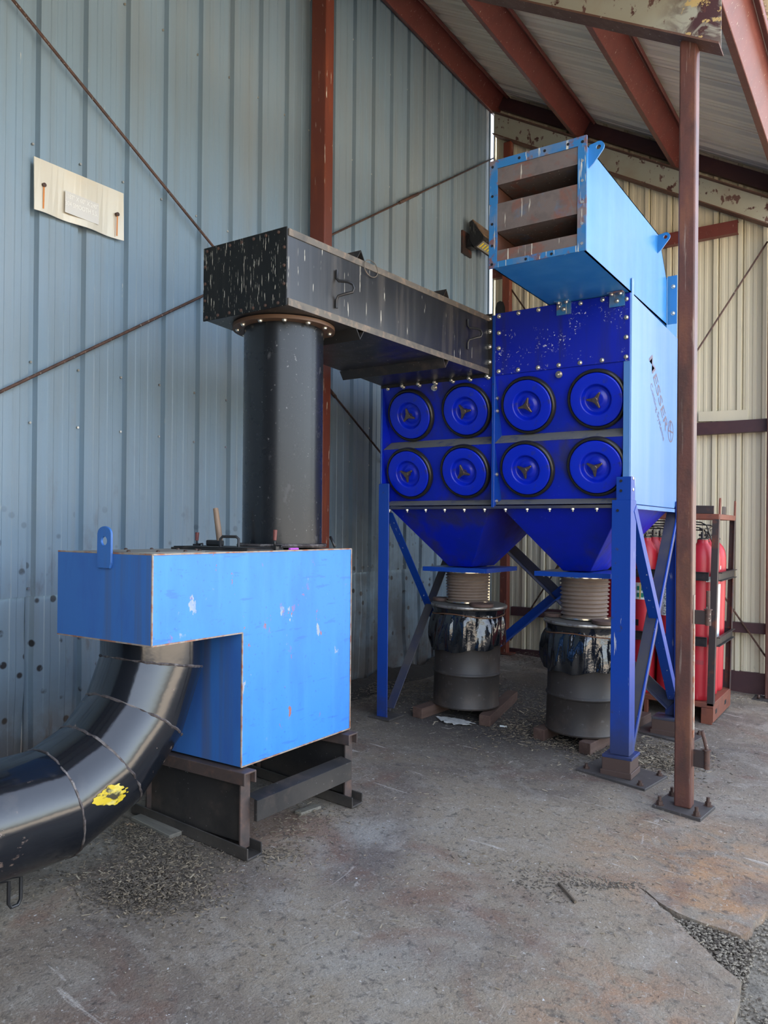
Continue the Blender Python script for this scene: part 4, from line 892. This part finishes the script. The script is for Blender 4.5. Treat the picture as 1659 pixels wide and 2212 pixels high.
timber((-2.40, 5.90), (-2.33, 6.62), .10, .092, 'short brown timber bearer under the left side of the right drum')
timber((-1.99, 5.81), (-1.88, 7.15), .095, .092, 'long brown timber bearer under the right side of the right drum')

# ------------------------------------------------------------------ gas cylinder rack
RT = Matrix.Rotation(math.radians(1.2), 3, 'Y'); RO = Vector((-1.377, 7.508, -.119))
rk = thing('cylinder_rack', 'rusty steel pallet rack caging red gas cylinders beside the cream wall', 'rack', RO, RT)
RW, RD = 1.12, .88
def rb(name, m, *boxes, bev=.003):
    mb = MB()
    for b in boxes: mb.box(*b)
    return mb.build(name, M_[m], rk, bev, local=True)
for x0, x1 in ((-.058, 0), (-RW, -RW+.058)):
    for ya, yb in ((0, .058), (RD-.058, RD)):
        mb = MB(); sx = 1 if x0 < -.5 else -1; X_ = x0 if sx > 0 else x1; sy = 1 if ya < .3 else -1; Y_ = ya if sy > 0 else yb
        mb.angle((X_, Y_, .17), (X_, Y_, 1.905), (sx, 0, 0), (0, sy, 0), .058, .007); mb.build('upright', M_['rack'], rk, .002, local=True)
for z0, z1 in ((1.31, 1.39), (.71, .795)):
    rb('rail', 'rail', (-RW+.02, -.07, -.012, -.005, z0, z1), (-RW+.02, -.07, -.035, -.005, z0, z0+.007), (-RW+.02, -.07, -.03, -.005, z1-.007, z1))
    rb('rail', 'rail', (-.004, .003, .06, RD-.02, z0, z1), (-.004, .03, .06, RD-.02, z0, z0+.007), (-.004, .03, .06, RD-.02, z1-.007, z1))
    rb('rail', 'rail', (-RW+.02, -.02, RD-.008, RD, z0, z1))
rb('top_frame', 'rackrust', (-RW, 0, -.002, .03, 1.875, 1.925), (-RW, 0, RD-.03, RD+.002, 1.875, 1.925), (-.03, .002, .03, RD-.03, 1.875, 1.925), (-RW, -RW+.03, .03, RD-.03, 1.875, 1.925))
rb('top_frame', 'rack', (-RW, -.05, .02, .028, 1.925, 2.0), (-.02, -.012, .25, .40, 1.925, 2.0))
for y in (.03, RD-.06):
    mb = MB(); mb.box(-.012, .002, y, y+.045, 1.92, 2.05); mb.cyl((-.012, y+.0225, 2.05), (.002, y+.0225, 2.05), .0225, n=14); mb.build('lifting_eye', M_['rackrust'], rk, local=True)
for x in (-.35, -.62, -.9): rb('top_post', 'rackrust', (x, x+.045, 0, .012, 1.92, 2.0))
rb('pallet_deck', 'rackrust', (-RW, 0, 0, RD, .148, .195), bev=.004)
rb('skirt', 'rackrust', (-.008, 0, .0, RD, .02, .15)); rb('skid', 'rackrust', (-.108, -.008, 0, .012, .0, .148), (-.108, -.10, 0, RD, .0, .148)); rb('skid', 'rackrust', (-.62, -.585, 0, .05, .0, .148)); rb('skid', 'rackrust', (-RW, -RW+.1, 0, RD, .06, .148))
rb('fork_pocket', 'ink', (-.001, .0015, .10, .17, .085, .125), (-.001, .0015, .55, .64, .085, .125), bev=0)
cyl0 = None
mcy = MB(); mcy.lathe((0, 0, 0), (0, 0, 1), [(.105, 0), (.116, .012), (.118, .05), (.118, 1.26), (.115, 1.32), (.105, 1.375), (.085, 1.42), (.058, 1.45), (.050, 1.462), (.050, 1.485), (.044, 1.49)], 32)
mva = MB(); mva.cyl((0, 0, 1.488), (0, 0, 1.56), .018, n=12); mva.cyl((-.035, 0, 1.53), (.05, 0, 1.53), .012, n=10); mva.cyl((0, 0, 1.56), (0, 0, 1.585), .008, n=8); mva.cyl((0, 0, 1.582), (0, 0, 1.594), .034, n=16)
mva.lathe((0, 0, 1.475), (0, 0, 1), [(.047, 0), (.047, .02), (.03, .03)], 16)
colw = ['nearest the post', 'second from the post', 'third from the post', 'farthest from the post']; roww = ['front', 'middle', 'back']
for i, x in enumerate((-.165, -.425, -.685, -.945)):
    for j, y in enumerate((.155, .425, .695)):
        m = Matrix.Translation(RO) @ RT.to_4x4() @ Matrix.Translation((x, y, .196+.006*((i+j) % 2)))
        c_ = bpy.data.objects.new('gas_cylinder', None); COL.objects.link(c_); c_.matrix_world = m; WM[c_.name] = m.inverted()
        tag(c_, 'red gas cylinder in the %s row of the rack, %s' % (roww[j], colw[i]), 'cylinder', 'red gas cylinders in the rack')
        if cyl0 is None:
            cyl0 = mcy.build('cylinder_body', M_['redcyl'], None); val0 = mva.build('valve', M_['valve'], None); a, b = cyl0, val0
        else: a, b = cyl0.copy(), val0.copy(); COL.objects.link(a); COL.objects.link(b)
        a.parent = c_; b.parent = c_; b.matrix_local = Matrix.Rotation(i*.9+j*1.7, 4, 'Z')
        def wrap(name, m_, a0, a1, z0, z1, r=.1188):
            mb = MB(); N = 10; vv = []
            for k in range(N+1):
                a_ = math.radians(a0+(a1-a0)*k/N); vv += [(r*math.cos(a_), r*math.sin(a_), z0), (r*math.cos(a_), r*math.sin(a_), z1)]
            mb.add(vv, [[2*k, 2*k+2, 2*k+3, 2*k+1] for k in range(N)], True); return mb.build(name, M_[m_], c_, local=True)
        if (i, j) == (2, 0):
            L_ = wrap('safety_label', 'white', 205, 325, .895, 1.055)
            wrap('label_strip', 'orange', 262, 268, .90, 1.05, .1193)
            for a0 in (249, 270, 288):
                for z0 in (.915, .980): wrap('label_picture', 'green', a0, a0+12, z0, z0+.042, .1196)
            mb = MB(); aa = math.radians(236); c = Vector((.1198*math.cos(aa), .1198*math.sin(aa), 1.0)); tn = Vector((-math.sin(aa), math.cos(aa), 0)); nn_ = Vector((math.cos(aa), math.sin(aa), 0))
            mb.tube([c+tn*.015*math.cos(k*math.pi/8)+Vector((0, 0, .015*math.sin(k*math.pi/8))) for k in range(16)], .0022, 5, closed=True)
            mb.tube([c+tn*-.010+Vector((0, 0, .010)), c+tn*.010+Vector((0, 0, -.010))], .0022, 5); mb.build('no_sign', M_['redink'], c_, local=True)
            mb = MB(); c = c+Vector((0, 0, -.065)); mb.tube([c+tn*-.012+Vector((0, 0, .002)), c+tn*-.003+Vector((0, 0, -.012)), c+tn*.012+Vector((0, 0, .018))], .0028, 5); mb.build('tick_mark', M_['redink'], c_, local=True)
            wrap('stencil', 'ink', 245, 262, .64, .70, .1190)
        if (i, j) == (1, 0):
            wrap('number_label', 'white', 215, 300, .755, 1.085)
            t_ = text_mesh('lettering', 'DOT-SP 14175', .05, M_['ink'], None, (0, 0, 0), (1, 0, 0), (0, 1, 0), .30, .036)
            me = t_.data          # roll the line of text down the cylinder
            for v in me.vertices:
                l, h = v.co.x, v.co.y; aa = math.radians(252)+(h-.018)/.1195; v.co = (.1197*math.cos(aa), .1197*math.sin(aa), 1.065-l)
            t_.parent = c_
        if (i, j) == (0, 0):
            wrap('hazard_diamond', 'white', 300, 330, 1.10, 1.15); wrap('tape_band', 'redink', 250, 300, .335, .375)
        if (i, j) == (0, 1):
            wrap('number_label', 'white', 335, 375, .55, 1.06); wrap('hazard_diamond', 'white', 320, 345, 1.10, 1.15); wrap('hazard_diamond', 'white', 350, 378, 1.10, 1.15)
            wrap('collar_label', 'white', 320, 335, 1.20, 1.235); wrap('collar_label', 'white', 350, 362, 1.20, 1.235)
mi = Matrix.Translation(RO) @ RT.to_4x4()
for k, (z, y, xe, lab) in enumerate(((1.90-.05, .12, -.10, 'upper'), (1.825, .30, -.05, 'second'), (1.80, .16, -.12, 'third'), (1.775, .20, -.09, 'lowest'))):
    mb = MB(); pts = [(-1.0, y, z-.03), (-.7, y, z), (-.35, y, z+.005), (xe-.08, y, z-.004), (xe-.03, y+.01, z-.03), (xe-.015, y+.03, z-.09), (xe, y+.05, z-.135)]
    mb.tube([mi @ Vector(p) for p in pts], .006, 8); tag(mb.build('pigtail_hose', M_['rubber']), '%s thin black pigtail hose looping over the red gas cylinders' % lab, 'hose')

# ------------------------------------------------------------------ sign and lamp on the blue-grey wall
sg = thing('metal_sign', 'cream metal plate sign with two rusty fixings on the blue-grey wall', 'sign', (XA+.04, 3.09, 3.78))
mb = MB(); N = 16
for k in range(N):
    y_a, y_b = 2.757+.664*k/N, 2.757+.664*(k+1)/N; w = lambda y: .010*math.sin((y-2.757)*19+.5); zt = lambda y: 3.937+.012*(y-2.757)/.664; zb2 = lambda y: 3.607+.012*(y-2.757)/.664
    mb.hexa([(XA+.034+w(y_a), y_a, zb2(y_a)), (XA+.040+w(y_a), y_a, zb2(y_a)), (XA+.040+w(y_b), y_b, zb2(y_b)), (XA+.034+w(y_b), y_b, zb2(y_b))], [(XA+.030, y_a, zt(y_a)), (XA+.036, y_a, zt(y_a)), (XA+.036, y_b, zt(y_b)), (XA+.030, y_b, zt(y_b))])
mb.build('sign_plate', M_['sign'], sg)
mb = MB(); mb.box(XA+.048, XA+.0495, 2.965, 3.215, 3.66, 3.80); sp2 = mb.build('print_patch', M_['signpatch'], sg)
text_mesh('lettering', '.187" X 60" X 240"', .03, M_['signtext'], sp2, (XA+.0495, 2.972, 3.755), (0, 1, .015), (0, -.015, 1), .235, .030, .0015)
text_mesh('lettering', '304 SMOOTH S.S.', .03, M_['signtext'], sp2, (XA+.0495, 2.966, 3.708), (0, 1, .015), (0, -.015, 1), .238, .030, .0015)
for y, z in ((2.818, 3.778), (3.363, 3.782)):
    mb = MB(); mb.cyl((XA+.036, y, z), (XA+.056, y, z), .013, n=14); mb.build('fixing', M_['boltrust'], sg)
    mb = MB(); mb.add([(XA+.0505, y-.006, z), (XA+.0505, y+.004, z), (XA+.0505, y+.001, z-.15), (XA+.0505, y-.009, z-.15)], [[0, 1, 2, 3]]); mb.build('rust_run', M_['ruststain'], sg)
wl = thing('wall_lamp', 'black LED flood lamp with dusty top on the blue-grey wall', 'lamp', (XA+.05, 8.7, 5.2))
mb = MB(); mb.box(XA+.005, XA+.03, 8.42, 8.66, 5.06, 5.34); mb.build('back_plate', M_['rack'], wl)
mb = MB(); mb.box(XA+.03, XA+.12, 8.50, 8.64, 5.14, 5.30); mb.build('mounting_box', M_['lampbody'], wl, .006)
mb = MB(); mb.prism([(XA+.09, 5.44), (XA+.125, 5.46), (XA+.285, 5.235), (XA+.285, 5.19), (XA+.16, 5.115), (XA+.10, 5.20)], lambda u, v, w: (u, w, v), 8.47, 8.95); mb.build('housing', M_['lampbody'], wl, .005)
mb = MB()
for k in range(9):
    y = 8.475+k*.0525; mb.hexa([(XA+.128, y, 5.455), (XA+.284, y, 5.236), (XA+.284, y+.045, 5.236), (XA+.128, y+.045, 5.455)], [(XA+.136, y, 5.468), (XA+.292, y, 5.244), (XA+.292, y+.045, 5.244), (XA+.136, y+.045, 5.468)])
o = mb.build('heat_sink', M_['lampfin'], wl); o['kind'] = 'stuff'
lw = lambda t, y, h: (XA+.16+.125*t+.51*h, y, 5.115+.075*t-.86*h)
mb = MB(); mb.add([lw(.15, 8.50, .003), lw(.88, 8.50, .003), lw(.88, 8.92, .003), lw(.15, 8.92, .003)], [[0, 1, 2, 3]]); ln = mb.build('lens', M_['lens'], wl)
for k in range(6):
    y = 8.53+k*.065; mb = MB(); mb.add([lw(.3, y, .005), lw(.75, y, .005), lw(.75, y+.03, .005), lw(.3, y+.03, .005)], [[0, 1, 2, 3]]); mb.build('led_chip', M_['led'], ln)

# ------------------------------------------------------------------ things on the ground
def board(c, l, w, h, a, label, m='plank', name='plank'):
    mb = MB(); q = [RR(x, y, c, a) for x, y in ((-l/2, -w/2), (l/2, -w/2*.9), (l/2, w/2), (-l/2, w/2*.92))]
    mb.hexa([(x, y, zg(x)) for x, y in q], [(x, y, zg(x)+h) for x, y in q]); tag(mb.build(name, M_[m], None, .003), label, 'board')
board((-3.35, 2.82), .34, .085, .024, math.radians(-4), 'short grey weathered plank lying by the foot of the stand')
board((-2.88, 3.55), .05, .17, .018, math.radians(-8), 'small weathered offcut lying beneath the stand cross bar')
mb = MB(); N = 14; vv = []
for i in range(N+1):
    for j in range(6):
        u = i/N; v_ = j/5; x = -3.30+.30*u+.03*math.sin(9*v_); y = 5.87+.03*u-(.06+.07*math.sin(math.pi*u)+.012*math.sin(u*40))*(v_-.3)*1.6
        vv.append((x, y, zg(x)+.006+.012*abs(math.sin(u*13+v_*4))*(.3+v_)))
mb.add(vv, [[i*6+j, i*6+j+1, (i+1)*6+j+1, (i+1)*6+j] for i in range(N) for j in range(5)], True)
o = mb.build('paper_scrap', M_['paper']); sm2 = o.modifiers.new('t', 'SOLIDIFY'); sm2.thickness = .002
tag(o, 'crumpled dirty white paper scrap on the ground before the left drum', 'paper')
mb = MB(); mb.bar((-2.80, 6.02, zg(-2.8)+.006), (-2.745, 6.045, zg(-2.75)+.006), .028, .008); tag(mb.build('paper_scrap', M_['white']), 'tiny white paper scrap beside the long bearer of the left drum', 'paper')
mb = MB(); mb.tube([(-1.385, 3.687, zg(-1.385)+.009), (-1.33, 3.63, zg(-1.33)+.011), (-1.258, 3.564, zg(-1.258)+.008)], .008, 6); tag(mb.build('stick', M_['stick']), 'dark pointed stick lying on the concrete in the right foreground', 'stick')

def scatter(name, m, n, fn, lx, ly, lz, label=None, stone=False):
    vv = []; ff = []; 
    for k in range(n):
        x, y, dz = fn()
        while x < -4.42 or y > 9.12: x, y, dz = fn()
        a = rng.uniform(0, 2*math.pi); L_, W_, H_ = (rng.uniform(*q) for q in (lx, ly, lz)); ti = rng.normal(0, .18)
        c, s_ = math.cos(a), math.sin(a); z = zg(x)+dz; b = len(vv)
        if stone:
            for (dx, dy, dzz) in ((L_, 0, .4), (0, W_, .5), (-L_, 0, .45), (0, -W_, .35), (.1*L_, .1*W_, 1), (-.1*L_, 0, -.2)):
                vv.append((x+dx*c-dy*s_, y+dx*s_+dy*c, z+dzz*H_))
            ff += [[b, b+1, b+4], [b+1, b+2, b+4], [b+2, b+3, b+4], [b+3, b, b+4], [b+1, b, b+5], [b+2, b+1, b+5], [b+3, b+2, b+5], [b, b+3, b+5]]
        else:
            for dz2 in (0, H_):
                for dx, dy in ((-L_, -W_), (L_, -W_*.7), (L_*.9, W_), (-L_*.8, W_*.8)):
                    vv.append((x+dx*c-dy*s_, y+dx*s_+dy*c, z+dz2+abs(ti)*L_+dx*ti))
            ff += [[b+3, b+2, b+1, b], [b+4, b+5, b+6, b+7], [b, b+1, b+5, b+4], [b+1, b+2, b+6, b+5], [b+2, b+3, b+7, b+6], [b+3, b, b+4, b+7]]
    me = bpy.data.meshes.new(name); me.from_pydata(vv, [], ff); me.update(); me.materials.append(M_[m])
    o = bpy.data.objects.new(name, me); COL.objects.link(o); o['kind'] = 'stuff'
    return tag(o, label, 'litter' if not stone else 'stones')
def blob(cx, cy, sx, sy, a=0, h=0):
    def f():
        u, v = rng.normal(0, 1, 2)*.5; x = cx+u*sx*math.cos(a)-v*sy*math.sin(a); y = cy+u*sx*math.sin(a)+v*sy*math.cos(a)
        return x, y, h*max(0, 1-u*u-v*v)*rng.uniform(.2, 1)
    return f
def mix(*fs):
    fs = list(fs); return lambda: fs[int(rng.integers(len(fs)))]()
def line(a, b, w):
    def f():
        t = rng.uniform(); return a[0]+(b[0]-a[0])*t+rng.normal(0, w), a[1]+(b[1]-a[1])*t+rng.normal(0, w), 0
    return f
def area(x0, x1, y0, y1): return lambda: (rng.uniform(x0, x1), rng.uniform(y0, y1), 0)
pileA = mix(blob(-2.98, 2.52, .42, .30, .9, .03), blob(-2.82, 2.36, .30, .22, .6, .03), blob(-3.25, 2.70, .3, .14, 0, .01))
scatter('dark_litter', 'chipdark', 3200, pileA, (.003, .012), (.001, .004), (.001, .004), 'dark chip litter heaped on the concrete before the plank')
scatter('wood_chips', 'chip', 2200, pileA, (.003, .011), (.001, .004), (.001, .004), 'brown wood chips spread on the concrete before the plank')
pileB = mix(blob(-2.25, 5.95, .75, .30, -.1, .01), blob(-1.75, 5.95, .45, .45, .2, .02), blob(-1.55, 6.35, .4, .45, 0, .02), blob(-2.62, 6.3, .3, .9, 0, .02), blob(-1.45, 6.05, .25, .2, 0, .02))
scatter('dark_litter', 'chipdark', 4200, mix(pileB, pileB, blob(-3.2, 6.9, 1.2, .7, 0, .02), blob(-4.1, 6.2, .5, .9, 0, .05), blob(-3.3, 8.9, 1.1, .4, 0, .12)), (.005, .022), (.001, .005), (.001, .005), 'dark chip litter strewn between and behind the drums')
scatter('wood_chips', 'chip', 1500, pileB, (.005, .020), (.001, .005), (.001, .004), 'brown wood chips strewn around the drum timbers')
scatter('pale_chips', 'chippale', 230, mix(pileB, blob(-1.62, 6.05, .35, .4, 0, .02), area(-4.0, -1.4, 5.6, 7)), (.006, .032), (.002, .006), (.001, .005), 'pale straw chips scattered around the right drum')
scatter('pale_chips', 'chippale', 260, mix(area(-3.2, -.6, 2.2, 5.5), pileA, line((-1.1, 9.0), (-1.4, 8.9), .12)), (.004, .02), (.002, .005), (.001, .003), 'pale chips sparsely scattered over the open concrete')
scatter('wood_chips', 'chip', 500, mix(blob(-2.62, 3.02, .14, .10, .8, .02), blob(-2.8, 3.4, .2, .3, 0, .02), line((-1.07, 3.94), (-1.9, 3.6), .06), area(-3.0, -.7, 2.0, 5.3)), (.003, .014), (.002, .005), (.001, .003), 'brown chips around the stand feet and along the floor crack')
scatter('dark_litter', 'chipdark', 700, mix(line((-1.07, 3.94), (-1.35, 3.72), .02), line((-1.3, 3.76), (-1.55, 3.55), .07), area(-3.0, -.6, 2.0, 5.6), line((-2.72, 2.9), (-2.72, 3.9), .06)), (.002, .009), (.001, .004), (.001, .003), 'dark litter along the floor crack in the foreground')
def gv():
    while True:
        x, y = rng.uniform(-1.1, .3), rng.uniform(1.6, 4.4)
        if x > -.52 and y < 3.4: return x, y, -.037
        if y > 3.4 and y < 4.3 and x > -1.08+abs(y-3.93)*1.9: return x, y, -.037
scatter('loose_gravel', 'stone', 3800, gv, (.004, .013), (.004, .011), (.004, .012), 'loose grey gravel in the broken edge of the slab', True)
scatter('loose_gravel', 'chipdark', 1500, gv, (.004, .012), (.003, .010), (.003, .010), 'dark gravel mixed into the broken edge of the slab', True)
def tri():
    while True:
        x, y = rng.uniform(-1.08, -.5), rng.uniform(3.35, 4.0); lo_ = 3.945+(x+1.075)*-.95 if x < -.69 else 3.58+(x+.69)*-.95; hi_ = 3.945+(x+1.075)*-.68 if x < -.905 else 3.80
        if lo_+.01 < y < hi_-.01: return x, y, rng.uniform(-.04, -.012)
scatter('loose_gravel', 'stone', 900, tri, (.004, .014), (.004, .011), (.004, .012), 'loose grey gravel filling the wedge between the two slab pieces', True)
scatter('loose_gravel', 'chipdark', 900, tri, (.004, .012), (.003, .010), (.003, .010), 'dark dirt crumbs filling the wedge between the two slab pieces', True)
scatter('loose_gravel', 'stone', 420, mix(area(-3.2, -.55, 1.9, 5.4), line((-1.07, 3.94), (-1.7, 3.66), .05), line((-.95, 7.2), (-.4, 7.0), .07), area(-1.2, -.2, 5.4, 8.8)), (.003, .009), (.003, .008), (.002, .007), 'small pale stones scattered over the concrete', True)
mb = MB(); N = 26; vv = []                 # bank of dirt against the wall foot
for i in range(N+1):
    y = 5.0+4.2*i/N
    for j in range(5):
        x = XA+.02+.42*j/4; h = .14*(1-j/4)**1.6*(.6+.4*math.sin(i*1.3)*math.cos(i*.6+j))
        vv.append((x, y, zg(x)-.01+max(0, h)))
mb.add(vv, [[i*5+j, i*5+j+1, (i+1)*5+j+1, (i+1)*5+j] for i in range(N) for j in range(4)], True)
o = mb.build('dirt_bank', M_['dirtpile']); o['kind'] = 'stuff'; tag(o, 'low bank of black dirt along the foot of the blue-grey wall', 'dirt')

GR = dict(roof_purlin='red roof purlins', rafter='grey roof rafters', wall_girt='girts across the cream wall', brace_rod='thin diagonal brace rods', leg_base='floor plates under the collector legs', oil_drum='steel drums under the hoppers',
          plastic_bag='bag liners on the drums', flexible_hose='ribbed hoses above the drums', steel_disc='steel disc weights on the drum lids', timber_block='timber bearers under the drums', pigtail_hose='black hoses over the gas cylinders', plank='loose boards on the concrete', paper_scrap='white paper scraps')
for o in S.objects:
    g = GR.get(o.name.split('.')[0])
    if g and o.parent is None and 'group' not in o: o['group'] = g
